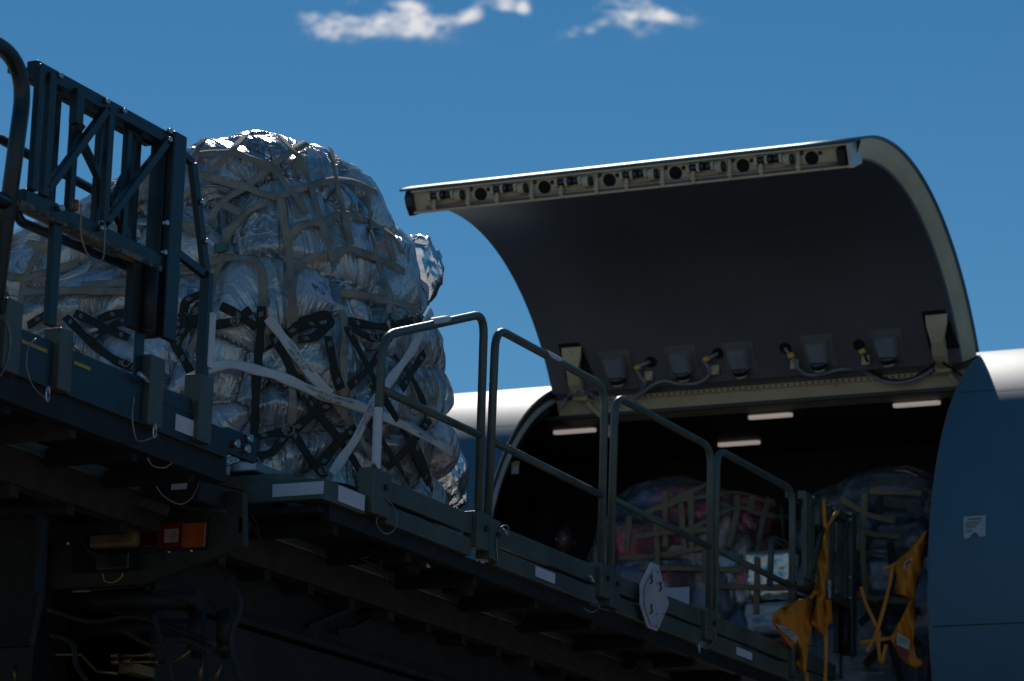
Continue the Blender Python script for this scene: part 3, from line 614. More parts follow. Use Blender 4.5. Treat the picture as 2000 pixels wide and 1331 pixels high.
# truss gates
G['footp'] = mat('scuffed_cream_plate', (.16, .13, .09), .6, 0, .4, 8, .2, 30, (.02, .03, .035), .48, .54, 12)
def gate(y0, w, z0, z1, ma, depth=.10):
    g_ = MB()
    def part(fn, nm='gate_bar', mt_=None, par=None, bev=.004):
        m_ = MB(); fn(m_); return m_.build(nm, G[mt_ or ma], par or LD, bevel=bev)
    def P(u, v, d=0): return Vector((X0 + .01 - d, y0 + u * w, z0 + v * (z1 - z0)))
    gt = part(lambda m_: m_.b2(P(0, 1) + Vector((0, 0, -.06)), P(1, 1, .055)), 'truss_gate')
    L = [  # (u0,v0,u1,v1,depth,width)
        (.02, 0, .02, .97, 0, .045), (.10, 0, .10, .95, 0, .055), (.53, .03, .53, .93, 0, .045), (.74, .0, .74, .92, depth * .5, .04),
        (.12, .06, .50, .90, 0, .04), (.55, .04, .96, .90, 0, .04), (.36, 0, .36, .9, depth * .6, .045), (.28, 0, .28, .9, depth, .04),
        (.36, .70, .80, .05, depth * .6, .04), (.80, .55, .66, .05, depth, .035), (.88, 0, .88, .9, depth, .045), (.60, .02, .60, .92, depth, .03)]
    for u0, v0, u1, v1, d, wd in L:
        part(lambda m_: m_.bar(P(u0, v0, d), P(u1, v1, d), .03, wd, (1, 0, 0)), 'gate_bar', par=gt)
    part(lambda m_: m_.b2(P(-.02, .0), P(1, .0, .05) + Vector((0, 0, -.07))), 'bottom_beam', par=gt)
    part(lambda m_: m_.b2(P(-.02, 1, depth) + Vector((0, 0, -.05)), P(1, 1, depth + .04)), 'back_beam', par=gt)
    part(lambda m_: m_.b2(P(0, 0, depth) + Vector((0, 0, -.05)), P(1, 0, depth + .04)), 'back_beam', par=gt)
    part(lambda m_: m_.b2(P(-.04, 0, -.005) + Vector((0, -.01, -.06)), P(.98, 0, depth * .5) + Vector((0, 0, -.085))), 'foot_plate', 'footp' if y0 < 15 else 'rust', par=gt, bev=.003)
    # tall channel
    part(lambda m_: (m_.b2(P(1, 1.02, -.02), P(1.10, -.66, .02)), ), 'channel', par=gt, bev=.006)
    part(lambda m_: (m_.b2(P(.99, 1.0, .10), P(1.02, -.66, .02)), ), 'channel_side', par=gt, bev=.003)
    part(lambda m_: m_.b2(P(.80, -.16, .02), P(.985, -.66, .06)), 'channel_web', 'black', gt)
    part(lambda m_: m_.tube([P(.90, -.16, -.0), P(.90, -.66, -.0)], .035, 14), 'roller', 'black', gt, 0)
    for v in (.13, .37, 1.0, .93):
        part(lambda m_: m_.tube([P(.97 if v > .5 else .98, v if v > .5 else v - .12, -.0), P(.97 if v > .5 else .98, v if v > .5 else v - .12, -.022)], .012, 10), 'bolt', 'bolt', gt, 0)
    for u in (.15, .49, .62):
        part(lambda m_: m_.tube([P(u, .965, 0), P(u, .965, -.018)], .012, 10), 'bolt', 'bolt', gt, 0)
    for u in (.2, .5): part(lambda m_: m_.tube([P(u, -.04, 0), P(u, -.04, -.03)], .014, 8), 'bolt', 'bolt', gt, 0)
    # trapezoid stay behind
    pts = [P(1.10, .93, .03), P(1.22, .88, .03), P(1.38, .02, .03), P(1.10, .10, .03)]
    for a_, b_, w_ in ((pts[0], pts[1], .035), (pts[1], pts[2], .05), (pts[2], pts[3], .04)):
        part(lambda m_: m_.bar(a_, b_, .03, w_, (1, 0, 0)), 'stay', par=gt)
    for t in (.35, .7):
        q_ = pts[1].lerp(pts[2], t); part(lambda m_: m_.tube([q_ + Vector((.015, 0, 0)), q_ + Vector((.04, 0, 0))], .014, 8), 'bolt', 'bolt', gt, 0)
    # legs
    part(lambda m_: m_.b2(P(.20, -.07, .01), Vector((X0 - .03, y0 + w * .26, 4.84))), 'leg', par=gt)
    part(lambda m_: m_.b2(P(.86, -.62, .03), Vector((X0 - .03, y0 + w * .93, 4.70))), 'leg', par=gt)
    part(lambda m_: m_.b2(P(1.36, .04, .0), Vector((X0 - .04, y0 + w * 1.40, 4.62))), 'leg', par=gt)
    # pull pin, spring lamp and bent tube behind
    part(lambda m_: (m_.tube([P(.30, .88, -.0), P(.30, .70, -.0)], .012, 8), ), 'pull_pin', par=gt, bev=0)
    part(lambda m_: m_.box(P(.29, .80, 0), (.04, .06, .16)), 'pin_guide', par=gt)
    part(lambda m_: m_.tube([P(.31, .70, 0), P(.31, .66, 0), P(.31, .61, 0)], [.012, .032, .012], 12), 'pin_knob', 'black', gt, 0)
    part(lambda m_: m_.tube(arcpts([P(-.02, -.08, .25), P(.02, .50, .25), P(1.0, .45, .25)], .1), .022, 12), 'bent_tube', par=gt, bev=0)
    part(lambda m_: m_.tube(arcpts([P(.06, .0, .12), P(.10, -.17, .12), P(1.0, -.12, .12)], .10), .022, 12), 'bent_tube', par=gt, bev=0)
    return gt, P
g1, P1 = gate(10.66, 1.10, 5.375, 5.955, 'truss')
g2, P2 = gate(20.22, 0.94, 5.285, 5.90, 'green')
# extras on the near gate
m = MB(); m.tube([P1(.31, -.0, -.01), P1(.31, .08, -.01)], .014, 10); o = m.build('marker_lamp', G['amber'], g1)
m = MB(); m.b2(Vector((X0 - .009, 12.180, 4.95)), Vector((X0 + .012, 12.235, 5.21))); m.build('reflective_strip', G['white'], g1)
for pts in ([P1(.32, .05, -.03), P1(.34, -.2, -.03), P1(.42, -.33, -.03), P1(.50, -.28, -.03), P1(.50, .0, -.03)],):
    m = MB(); m.tube(smoothcurve(pts, 6), .004, 6); m.build('lanyard', G['wire'], g1)
# lanyards
def lan(pts, x=X0 + .035, r=.0035, ring=None, ma='wire'):
    m = MB(); m.tube(smoothcurve([S(px, py, x) for px, py in pts], 8), r, 6); o = m.build('lanyard', G[ma], LD)
    if ring:
        c_ = S(*ring, x); m = MB(); m.tube([c_ + Vector((0, .012 * math.cos(t), .032 * math.sin(t))) for t in [2 * math.pi * k_ / 14 for k_ in range(15)]], .005, 6); m.build('clip_ring', G['bolt'], o)
lan([(70, 662), (55, 680), (52, 715), (62, 750), (80, 772), (93, 778)], ring=(93, 770))
lan([(262, 775), (258, 810), (262, 845), (270, 862), (290, 858), (308, 850)], ring=(302, 842))
lan([(12, 628), (20, 660), (16, 700), (6, 725), (0, 735)])
lan([(288, 895), (298, 910), (320, 914), (336, 905)], ring=None); lan([(388, 905), (390, 925), (386, 950), (372, 975), (350, 985), (320, 970), (305, 950)], x=-7.55)
lan([(754, 975), (768, 990), (775, 1015), (770, 1035), (755, 1043), (742, 1035), (735, 1020), (738, 1010)])
lan([(972, 1100), (970, 1060), (975, 1035), (985, 1027), (993, 1030), (992, 1040)])
lan([(1140, 1188), (1155, 1196), (1168, 1190), (1172, 1180)]); lan([(1378, 1222), (1393, 1228), (1397, 1245), (1388, 1262), (1376, 1268)], ring=(1366, 1265))
for b_ in ((480, 1010, 515, 1070), (490, 1005, 505, 1040)): lan([(b_[0], b_[1]), ((b_[0] + b_[2]) / 2 + 3, (b_[1] + b_[3]) / 2), (b_[2], b_[3])], x=-7.6, ma='rust')
lan([(735, 1065), (725, 1085), (705, 1092)], x=-7.6, ma='rust'); lan([(705, 1092), (745, 1115), (758, 1148)], x=-7.6, ma='rust'); lan([(745, 1085), (745, 1115), (752, 1130)], x=-7.6, ma='rust')
lan([(960, 1195), (985, 1218), (1010, 1220), (1022, 1205), (1018, 1190), (1005, 1182)], x=-7.6, ma='rust'); lan([(968, 1188), (990, 1196), (1000, 1180)], x=-7.6, ma='rust')
lan([(1235, 1225), (1250, 1245), (1254, 1275), (1246, 1300), (1235, 1312)], x=-7.6, ma='rust')
# rusty wheels/rollers below the walkway
for px, py in ((575, 1032), (800, 1108), (905, 1150), (1255, 1300)):
    c_ = S(px, py, -7.75); m = MB(); m.tube([c_ + Vector((-.05, -.03, 0)), c_ + Vector((.05, .0, 0)), c_ + Vector((.06, 0, 0))], [.045, .045, .03], 14); o = m.build('guide_roller', G['rust'], LD)
    m = MB(); m.b2(c_ + Vector((-.12, -.02, -.02)), c_ + Vector((-.051, .02, .25))); m.build('roller_bracket', G['under'], o)
c_ = S(828, 1101, -7.55); m = MB(); m.tube([c_, c_ + Vector((0, .06, -.005))], [.02, .012], 10); m.build('work_lamp', G['bolt'], LD)
# black box with clipped pins on the boards
for px, py in ((152, 682), (280, 738), (985, 1037), (1155, 1130)):
    c_ = S(px, py, X0 + .03); m = MB(); m.tube([c_ + Vector((0, -.04, .01)), c_ + Vector((0, .04, -.01))], .011, 8); o = m.build('locking_pin', G['bolt'], LD)
# diamond-shaped white placard holder
dq = [S(*p, X0 + .05) for p in ((1273, 1099), (1287, 1104), (1307, 1179), (1284, 1233), (1266, 1226), (1252, 1182), (1252, 1141))]
dc = sum(dq, Vector()) / 7
ph = empty('placard_holder', dc); ph.parent = LD; ph.location = dc - LD.location
m = MB(); m.prism(dq, (-.012, .0, 0)); o = m.build('hazard_placard_frame', mat('placard_frame_white', (.50, .48, .52), .4), LD, bevel=.003)
bpy.data.objects.remove(ph)
m = MB(); m.prism([dc + (p - dc) * .86 + Vector((.006, .012, -.01)) for p in dq], (.004, 0, 0)); m.build('placard_plate', mat('placard_plate_pinkish', (.46, .42, .47), .35, col2=(.2, .2, .2), c2lo=.68, c2hi=.7, c2scale=40), o)
for px, py in ((1272, 1132), (1290, 1146), (1272, 1190)):
    c_ = S(px, py, X0 + .066); m = MB(); m.tube([c_ + Vector((0, -.012, -.03)), c_ + Vector((.006, .006, -.012)), c_ + Vector((.006, -.01, .006)), c_ + Vector((0, .008, .03))], .005, 6); m.build('spring_clip', G['black'], o)
for px, py in ((1284, 1118), (1284, 1140), (1283, 1200), (1282, 1222), (1296, 1200)):
    c_ = S(px, py, X0 + .064); m = MB(); m.tube([c_, c_ + Vector((.006, 0, 0))], .007, 8); m.build('rivet', G['bolt'], o)

# tail lamp plate and chassis
YT = 12.8
def T(px, py, dy=0): return Ep(px, py, YT + dy)
m = MB(); m.prism([T(80, 880), T(300, 940), T(474, 962), T(476, 1066), T(470, 1068), T(280, 1142), T(85, 1152)], (0, .05, 0)); tp = m.build('tail_plate', mat('tail_plate_green', (.030, .032, .026), .6, 0, .3, 5, .2, 30), LD, bevel=.004)
m = MB(); m.b2(T(150, 975, -.02), T(275, 1112, -.03)); m.build('recess', G['hole'], tp)
m = MB(); m.b2(T(190, 1018, -.031), T(262, 1066, -.10)); o = m.build('reservoir', G['ochre'], tp, bevel=.02)
m = MB(); m.tube([T(203, 1035, -.10), T(203, 1035, -.13)], .035, 12); m.build('reservoir_cap', G['darkmetal'], o)
for pts, ma in (([(150, 1000), (165, 985), (190, 1002), (235, 1020)], 'liner'), ([(160, 1000), (155, 1040), (170, 1070), (190, 1085), (215, 1100)], 'rust'), ([(200, 1120), (205, 1135), (220, 1138), (235, 1130), (240, 1120)], 'yellow')):
    m = MB(); m.tube(smoothcurve([T(*p, -.06) for p in pts], 6), .012 if ma != 'yellow' else .004, 8); m.build('hose', G[ma], tp)
m = MB(); m.b2(T(200, 1085, -.03), T(250, 1110, -.08)); m.build('valve', G['darkmetal'], tp, bevel=.006)
m = MB(); m.b2(T(282, 1020, -.001), T(400, 1072, -.03)); lc = m.build('tail_lamp', G['black'], tp, bevel=.004)
for x0, x1, ma in ((285, 310, 'redk'), (314, 357, 'red'), (361, 399, 'amber')):
    if ma == 'redk': G['redk'] = mat('dark_red_lens', (.06, .004, .004), .3)
    m = MB(); m.b2(T(x0, 1023, -.03), T(x1, 1068, -.045)); o = m.build('lens', G[ma], lc, bevel=.006)
    if ma == 'red': 
        m = MB(); m.b2(T(322, 1034, -.0455), T(347, 1059, -.05)); m.build('reversing_lens', G['clear'], lc, bevel=.002)
m = MB(); m.b2(T(277, 1008, -.001), T(293, 1032, -.05)); m.build('side_marker', G['amber'], tp, bevel=.006)
m = MB(); m.b2(T(474, 1010, .0) , T(476, 1045, .05)); m.build('side_marker', G['red'], tp)
for px, py in ((332, 1018), (376, 1014), (330, 1077), (374, 1075), (288, 1078), (133, 1062)):
    m = MB(); m.tube([T(px, py, -.001), T(px, py, -.01)], .007, 8); m.build('screw', G['bolt'], tp)
# stencilled letters, very faint
def text_mesh(txt, size):
    cu = bpy.data.curves.new('t', 'FONT'); cu.body = txt; cu.size = size; cu.align_x = 'CENTER'; cu.align_y = 'CENTER'; cu.resolution_u = 3
    ob = bpy.data.objects.new('t', cu); COL.objects.link(ob); dg = bpy.context.evaluated_depsgraph_get(); dg.update(); me = bpy.data.meshes.new_from_object(ob.evaluated_get(dg)); bpy.data.objects.remove(ob); return me
me = text_mesh('LBS', .05); cc = T(318, 1090, -.003); me.transform(Matrix.Translation(cc) @ Matrix.Rotation(math.pi / 2, 4, 'X')); me.materials.append(G['ink'])
o = bpy.data.objects.new('stencil_text', me); COL.objects.link(o); o.parent = tp; me.transform(Matrix.Translation(-LD.location))
# dark side panel, bottom left
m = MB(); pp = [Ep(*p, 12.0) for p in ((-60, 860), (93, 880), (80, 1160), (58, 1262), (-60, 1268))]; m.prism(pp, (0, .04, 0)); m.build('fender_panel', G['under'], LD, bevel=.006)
m = MB(); pp = [Ep(*p, 11.995) for p in ((82, 890), (95, 890), (82, 1160), (74, 1160))]; m.prism(pp, (0, -.03, 0)); m.build('panel_edge', G['truss'], LD)
# cross tubes and pipes under the tail plate
for (p0, p1, r, ma, y) in (((85, 1178), (390, 1172), .05, 'under', 12.9), ((60, 1232), (380, 1226), .045, 'under', 13.1)):
    m = MB(); m.tube([Ep(*p0, y), Ep(*p1, y)], r, 16); m.build('cross_tube', G[ma], LD)
for pts in ([(110, 1279), (160, 1279), (190, 1312), (228, 1316)], [(310, 1294), (345, 1292), (372, 1270)], [(222, 1282), (300, 1280)], [(220, 1294), (300, 1293)], [(395, 1290), (390, 1331)], [(432, 1298), (420, 1331)], [(28, 1300), (30, 1331)]):
    m = MB(); m.tube([Ep(*p, 12.7) for p in pts], .009, 8); m.build('hydraulic_pipe', G['brass'], LD)
m = MB(); m.b2(Ep(232, 1295, 12.75), Ep(302, 1325, 12.95)); m.build('valve_block', G['ochre'], LD, bevel=.004)
for px, py in ((225, 1281), (250, 1292), (290, 1279), (305, 1294), (226, 1294)):
    m = MB(); m.tube([Ep(px - 6, py, 12.69), Ep(px + 6, py, 12.69)], .015, 6); m.build('fitting', G['brass'], LD)
for (p0, p1, ma) in (((260, 895), (480, 950), 'rust'), ((95, 925), (330, 1000), 'rust'), ((150, 880), (300, 925), 'under'), ((95, 905), (260, 900), 'rust')):
    m = MB(); a, b = Ep(*p0, 12.3), Ep(*p1, 12.6); m.bar(a, b, .05, .05, (0, 0, 1)); m.build('brace', G[ma], LD)
# hoses, cable runs and a cylinder in the dark under the deck
for pts, r, ma, y in (([(100, 960), (160, 940), (230, 952), (330, 985), (440, 1000)], .014, 'black', 12.6), ([(95, 1190), (180, 1215), (260, 1205), (330, 1225), (420, 1260)], .016, 'black', 12.65), ([(240, 1232), (300, 1262), (360, 1250), (410, 1275)], .012, 'rust', 12.6),
        ([(300, 1200), (312, 1240), (330, 1290), (335, 1331)], .013, 'black', 12.6), ([(100, 1240), (140, 1255), (150, 1300), (170, 1331)], .014, 'black', 12.6), ([(440, 1130), (470, 1180), (450, 1250), (470, 1331)], .015, 'black', 12.7), ([(170, 900), (210, 930), (190, 965), (160, 990)], .012, 'conduit', 12.5)):
    m = MB(); m.tube(smoothcurve([Ep(*p, y) for p in pts], 6), r, 8); m.build('hose', G[ma], LD)
for px in (385, 440):
    m = MB(); m.tube([Ep(px, 1195, 12.9), Ep(px, 1262, 12.9), Ep(px, 1263, 12.9), Ep(px, 1285, 12.9)], [.045, .045, .028, .028], 16); o = m.build('hydraulic_cylinder', G['under'], LD)
    m = MB(); m.tube([Ep(px, 1262, 12.9), Ep(px, 1276, 12.9)], .05, 16); m.build('collar', G['rust'], o)
for i in range(9):
    m = MB(); c_ = Ep(275 + i * 16, 1146 + i * 5.2, 12.84); m.b2(c_ + Vector((-.012, -.02, -.008)), c_ + Vector((.012, -.005, .008))); m.build('step_tooth', G['black'], LD)
# main girders under the deck
def girder(x, y0, y1, z0, z1, ma='under'):
    m = MB(); m.b2((x - .02, y0, z0), (x, y1, z1)); o = m.build('girder', G[ma], LD)
    for z in (z0, z1 - .03):
        m = MB(); m.b2((x - .12, y0, z - .002), (x + .06, y1, z + .03)); m.build('flange', G['rust' if z > 4.2 else 'under'], o)
girder(-8.12, 13.0, 20.2, 4.02, 4.42); girder(-8.9, 12.9, 20.2, 3.7, 4.1); 
m = MB(); m.prism([(-8.1, 13.0, 4.0), (-8.1, 20.2, 4.0), (-8.1, 20.2, 3.2), (-8.1, 16.5, 3.35), (-8.1, 13.0, 3.55)], (-.03, 0, 0)); 
m.build('scissor_arm', G['under'], LD)
for (p0, p1, w) in (((600, 1225), (760, 1158), .06), ((760, 1158), (812, 1160), .06), ((655, 1235), (685, 1230), .05), ((685, 1230), (795, 1170), .05)):
    m = MB(); m.bar(S(*p0, -8.07), S(*p1, -8.07), .03, w * .4, (1, 0, 0)); m.build('stiffener', G['under'], LD)
m = MB(); m.tube([S(780, 1180, -8.0), S(1480, 1420, -8.0)], .012, 8); m.build('hydraulic_pipe', G['rust'], LD)
for px, py in ((515, 1112), (607, 1142), (778, 1198), (855, 1222), (950, 1255), (1020, 1275), (1140, 1250), (1060, 1225)):
    c_ = S(px, py, -8.05); m = MB(); m.tube([c_, c_ + Vector((.04, 0, 0))], .022, 8); m.build('bolt', G['rust'], LD)
# lower chassis, lifting legs and wheels (mostly out of frame)
m = MB(); m.b2((-10.6, 8.5, 1.0), (-8.2, 19.5, 1.35)); m.build('chassis', G['under'], LD, bevel=.02)
for y0, y1 in ((9.5, 18.5), (18.5, 9.5)):
    m = MB(); m.bar((-8.5 if y0 < 12 else -8.7, y0, 1.3), (-8.5 if y0 < 12 else -8.7, y1, 4.2), .12, .3, (1, 0, 0)); m.build('scissor_arm', G['under'], LD)
    m = MB(); m.bar((-10.3 if y0 < 12 else -10.1, y0, 1.3), (-10.3 if y0 < 12 else -10.1, y1, 4.2), .12, .3, (1, 0, 0)); m.build('scissor_arm', G['under'], LD)
for y in (10, 11.4, 16.6, 18):
    for x in (-8.35, -10.6):
        m = MB(); m.tube([(x - .18, y, .55), (x - .14, y, .55), (x + .14, y, .55), (x + .18, y, .55)], [.46, .55, .55, .46], 28); w = m.build('wheel', G['black'], LD)
        m = MB(); m.tube([(x - .19, y, .55), (x + .19, y, .55)], .28, 20); m.build('rim', G['green'], w)
# far pieces right by the gate: low post and screen
m = MB(); m.b2((-8.6, 12.7, 3.3), (-9.6, 13.0, 4.3)); m.build('cross_frame', G['under'], LD)
m = MB(); m.b2((-8.0, 13.2, 3.0), (-11, 20, 3.6)); m.build('lift_frame', G['under'], LD)
for i in range(3):
    m = MB(); m.box((-7.9, 20.5 + .25 * i, 4.62), (.9, .03, .03)); m.build('bridge_lip', G['green'], LD)
#@@LOADS
# ================================================================== NETTED LOADS
def worley(P, cell, seed, jit=.85):
    """P (n,3) array in metres, cell sizes; returns F1, F2 and an id of the nearest cell"""
    Q = P / np.array(cell); B = np.floor(Q).astype(int); n = len(P)
    best = np.full(n, 9e9); sec = np.full(n, 9e9); bid = np.zeros(n, dtype=np.int64)
    for dx_ in (-1, 0, 1):
        for dy_ in (-1, 0, 1):
            for dz_ in (-1, 0, 1):
                C = B + np.array([dx_, dy_, dz_]); h = (C[:, 0] * 73856093) ^ (C[:, 1] * 19349663) ^ (C[:, 2] * 83492791) ^ (seed * 2654435)
                h = h & 0xffffffff
                def rnd(k): 
                    v = (h * (2 * k + 1) * 2246822519 + k * 3266489917) & 0xffffffff; v = ((v >> 15) ^ v) * 2246822519 & 0xffffffff; v = (v >> 13) ^ v; return (v & 0xffffff) / 16777216.
                pt = C + .5 + (np.stack([rnd(1), rnd(2), rnd(3)], 1) - .5) * jit
                d = np.sqrt(((Q - pt) ** 2).sum(1)); m_ = d < best
                sec = np.where(m_, best, np.minimum(sec, d)); bid = np.where(m_, h, bid); best = np.where(m_, d, best)
    return best, sec, bid
def fbm(P, scale, oct_=4, seed=0):
    return np.array([noise.fractal(Vector(p) * scale + Vector((seed * 7.3, 3.1, seed)), 1., 2., oct_) for p in P])
def ridged(P, sx, sy, sz, seed):
    v = np.array([noise.noise(Vector((p[0] * sx + seed, p[1] * sy, p[2] * sz))) for p in P]); return np.clip(1 - np.abs(v) * 5, 0, 1)
class Load:
    """heap on a rectangular base: superellipse plan, domed top, with a bag pile inside and a film over it"""
    def __init__(s, cx, cy, z0, a, b, top, nu=300, nv=120, e=.62, pe=.32, ez=None, seed=1, cell=(.5, .5, .34), lump=.11, bulge=.05):
        U = np.linspace(0, 2 * np.pi, nu, endpoint=False); V = np.linspace(0, np.pi / 2 * .999, nv)
        u, v = np.meshgrid(U, V); u = u.ravel(); v = v.ravel()
        def sp(x, p): return np.sign(x) * np.abs(x) ** p
        w = np.cos(v) ** e; x = a * sp(np.cos(u), pe) * w; y = b * sp(np.sin(u), pe) * w; h = np.sin(v) ** (ez or e * 1.15)
        H = np.array([top(xx, yy) for xx, yy in zip(x, y)]); z = h * H
        z = z * 1.0; wb = 1 + bulge * np.sin(np.pi * np.clip(h * 1.2, 0, 1)); x = x * wb; y = y * wb
        P = np.stack([x, y, z], 1); s.nu, s.nv = nu, nv; s.o = np.array([cx, cy, z0]); s.base = P
        N = s.normals(P); s.N = N
        f1, f2, cid = worley(P + 50, cell, seed); edge = np.clip((f2 - f1) / .45, 0, 1); pil = np.sqrt(edge)
        f1b, f2b, cidb = worley(P + 20, [c * .45 for c in cell], seed + 5); pb = np.sqrt(np.clip((f2b - f1b) / .5, 0, 1))
        s.pil = pil; s.cid = cid
        rnd_ = np.sqrt(1 - (1 - np.clip((f2 - f1) / .62, 0, 1)) ** 2); s.bag = P + N * ((rnd_ - 1.05) * lump + (pb - .8) * .022 + fbm(P, 9, 3, seed)[:, None][:, 0] * .012)[:, None]
        soft = np.clip((f2 - f1) / .9, 0, 1) ** .55
        wr = ridged(P, 2.2, 2.2, 1.4, seed) * .012 + ridged(P, 5, 5, 2, seed + 9) * .005
        lump = lump * (1 - .55 * np.clip((h - .72) / .2, 0, 1)); fr_ = np.sqrt(1 - (1 - np.clip((f2 - f1) / .8, 0, 1)) ** 2); s.film = P + N * ((fr_ - .86) * lump * .85 + .018 + wr + fbm(P, 2.2, 3, seed + 2) * .03)[:, None]
        s.net = P + N * ((np.maximum(fr_, .55) - .86) * lump * .85 + .04 + fbm(P, 2.2, 3, seed + 2) * .03)[:, None]
        # fold coordinates: every bag has its own gathering point that its creases fan out from
        a1 = ((u - np.pi / 2) % (2 * np.pi)) * 1.25; a2 = v * 1.9; un, inv = np.unique(cid, return_inverse=True); cnt = np.bincount(inv)
        k1 = np.bincount(inv, a1) / cnt; k2 = np.bincount(inv, a2) / cnt; rg = np.random.default_rng(seed); k1 += rg.uniform(-.25, .25, len(un)); k2 += rg.choice([-.45, .35, .45], len(un)); 
        d1 = a1 - k1[inv]; d2 = a2 - k2[inv]; s.fold = np.stack([np.arctan2(d1, d2) * 2.4, np.hypot(d1, d2) * 2.2, rg.uniform(0, 60, len(un))[inv]], 1)
        s.low = np.clip((P[:, 2] - .02) / .12, 0, 1)
    def normals(s, P):
        G_ = P.reshape(s.nv, s.nu, 3) if hasattr(s, 'nv') else P; du = np.roll(G_, -3, 1) - np.roll(G_, 3, 1); dv = np.gradient(G_, axis=0); n_ = np.cross(du, dv); l = np.linalg.norm(n_, axis=2, keepdims=True); n_ = n_ / np.maximum(l, 1e-9)
        n_[-3:] = (0, 0, 1); return n_.reshape(-1, 3)
    def mesh(s, P, name, m_, parent=None, colors=None, solid=0):
        V = (P + s.o); F = []
        for j in range(s.nv - 1):
            for i in range(s.nu): F.append((j * s.nu + i, j * s.nu + (i + 1) % s.nu, (j + 1) * s.nu + (i + 1) % s.nu, (j + 1) * s.nu + i))
        F.append(tuple((s.nv - 1) * s.nu + i for i in range(s.nu)))
        off = np.zeros(3)
        for q in parents(parent): off += np.array(q.location)
        me = bpy.data.meshes.new(name); me.from_pydata((V - off).tolist(), [], F); me.materials.append(m_)
        me.polygons.foreach_set('use_smooth', [True] * len(me.polygons))
        if colors is not None:
            at = me.color_attributes.new('bag', 'FLOAT_COLOR', 'POINT'); at.data.foreach_set('color', np.concatenate([colors, np.ones((len(colors), 1))], 1).ravel())
        else:
            at = me.attributes.new('fold', 'FLOAT_VECTOR', 'POINT'); at.data.foreach_set('vector', s.fold.ravel())
        o = bpy.data.objects.new(name, me); COL.objects.link(o); o.parent = parent
        return o
    def bvh(s, P):
        V = (P + s.o).tolist(); F = [(j * s.nu + i, j * s.nu + (i + 1) % s.nu, (j + 1) * s.nu + (i + 1) % s.nu, (j + 1) * s.nu + i) for j in range(s.nv - 1) for i in range(s.nu)]
        return BVHTree.FromPolygons([Vector(v) for v in V], F)
def palette(cid, cols, seed=0):
    cols = np.array(cols); idx = ((cid * 2654435761 + seed * 97) >> 7) % len(cols); return cols[idx]

# ---- the big load on the deck
Z0 = 4.80
def topf(x, y):
    return np.interp(x, [-1.6, -1.1, -.6, -.2, .2, .6, 1.0, 1.5], [1.635, 1.66, 1.70, 1.82, 2.02, 2.075, 2.13, 1.87]) + .061 * y
BL1 = Load(-9.175, 14.739, Z0, 1.48, 1.0, topf, nu=460, nv=210, e=.363, pe=.5, ez=1.05, seed=4, lump=.165, cell=(.50, .50, .40))
m = MB(); m.b2((-10.66, 13.50, 4.745), (-7.88, 15.80, 4.80)); pal = m.build('cargo_pallet', G['alum'], bevel=.01)
tag(pal, 'flat aluminium pallet under the big netted load on the loader deck', 'pallet')
heap = empty('wrapped_cargo', (-9.27, 14.66, Z0)); tag(heap, 'tall heap of bags under clear plastic sheeting and netting on the loader deck', 'wrapped cargo')
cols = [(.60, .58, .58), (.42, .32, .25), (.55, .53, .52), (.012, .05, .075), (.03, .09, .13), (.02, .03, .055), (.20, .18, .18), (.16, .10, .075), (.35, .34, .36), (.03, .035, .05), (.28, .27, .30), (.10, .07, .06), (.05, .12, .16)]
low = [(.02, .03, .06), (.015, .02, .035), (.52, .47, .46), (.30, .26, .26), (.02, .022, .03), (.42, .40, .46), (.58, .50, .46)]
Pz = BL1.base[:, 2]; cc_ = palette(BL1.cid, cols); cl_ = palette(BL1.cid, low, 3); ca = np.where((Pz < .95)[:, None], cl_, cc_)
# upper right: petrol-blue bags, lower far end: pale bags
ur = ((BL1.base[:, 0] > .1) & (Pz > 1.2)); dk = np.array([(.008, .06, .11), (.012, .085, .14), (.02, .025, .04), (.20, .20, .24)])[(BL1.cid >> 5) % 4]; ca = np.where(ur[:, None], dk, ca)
lw = (BL1.base[:, 0] < -.15) & (Pz > .7) & (Pz < 1.75); ca = np.where(lw[:, None], np.array([(.66, .64, .63), (.50, .44, .40), (.70, .69, .70), (.20, .24, .30)])[(BL1.cid >> 6) % 4], ca)  # left-end bags coloured pale to stand in for sun glare on the plastic
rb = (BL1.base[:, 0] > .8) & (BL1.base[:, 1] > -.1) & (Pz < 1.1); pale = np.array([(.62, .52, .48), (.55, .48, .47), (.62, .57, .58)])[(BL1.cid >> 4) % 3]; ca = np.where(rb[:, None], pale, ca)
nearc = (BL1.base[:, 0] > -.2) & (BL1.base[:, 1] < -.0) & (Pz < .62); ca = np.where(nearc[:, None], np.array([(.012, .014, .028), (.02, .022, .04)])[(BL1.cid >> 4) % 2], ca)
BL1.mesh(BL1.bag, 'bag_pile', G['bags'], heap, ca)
BL1.mesh(BL1.film, 'plastic_sheet', G['film'], heap)
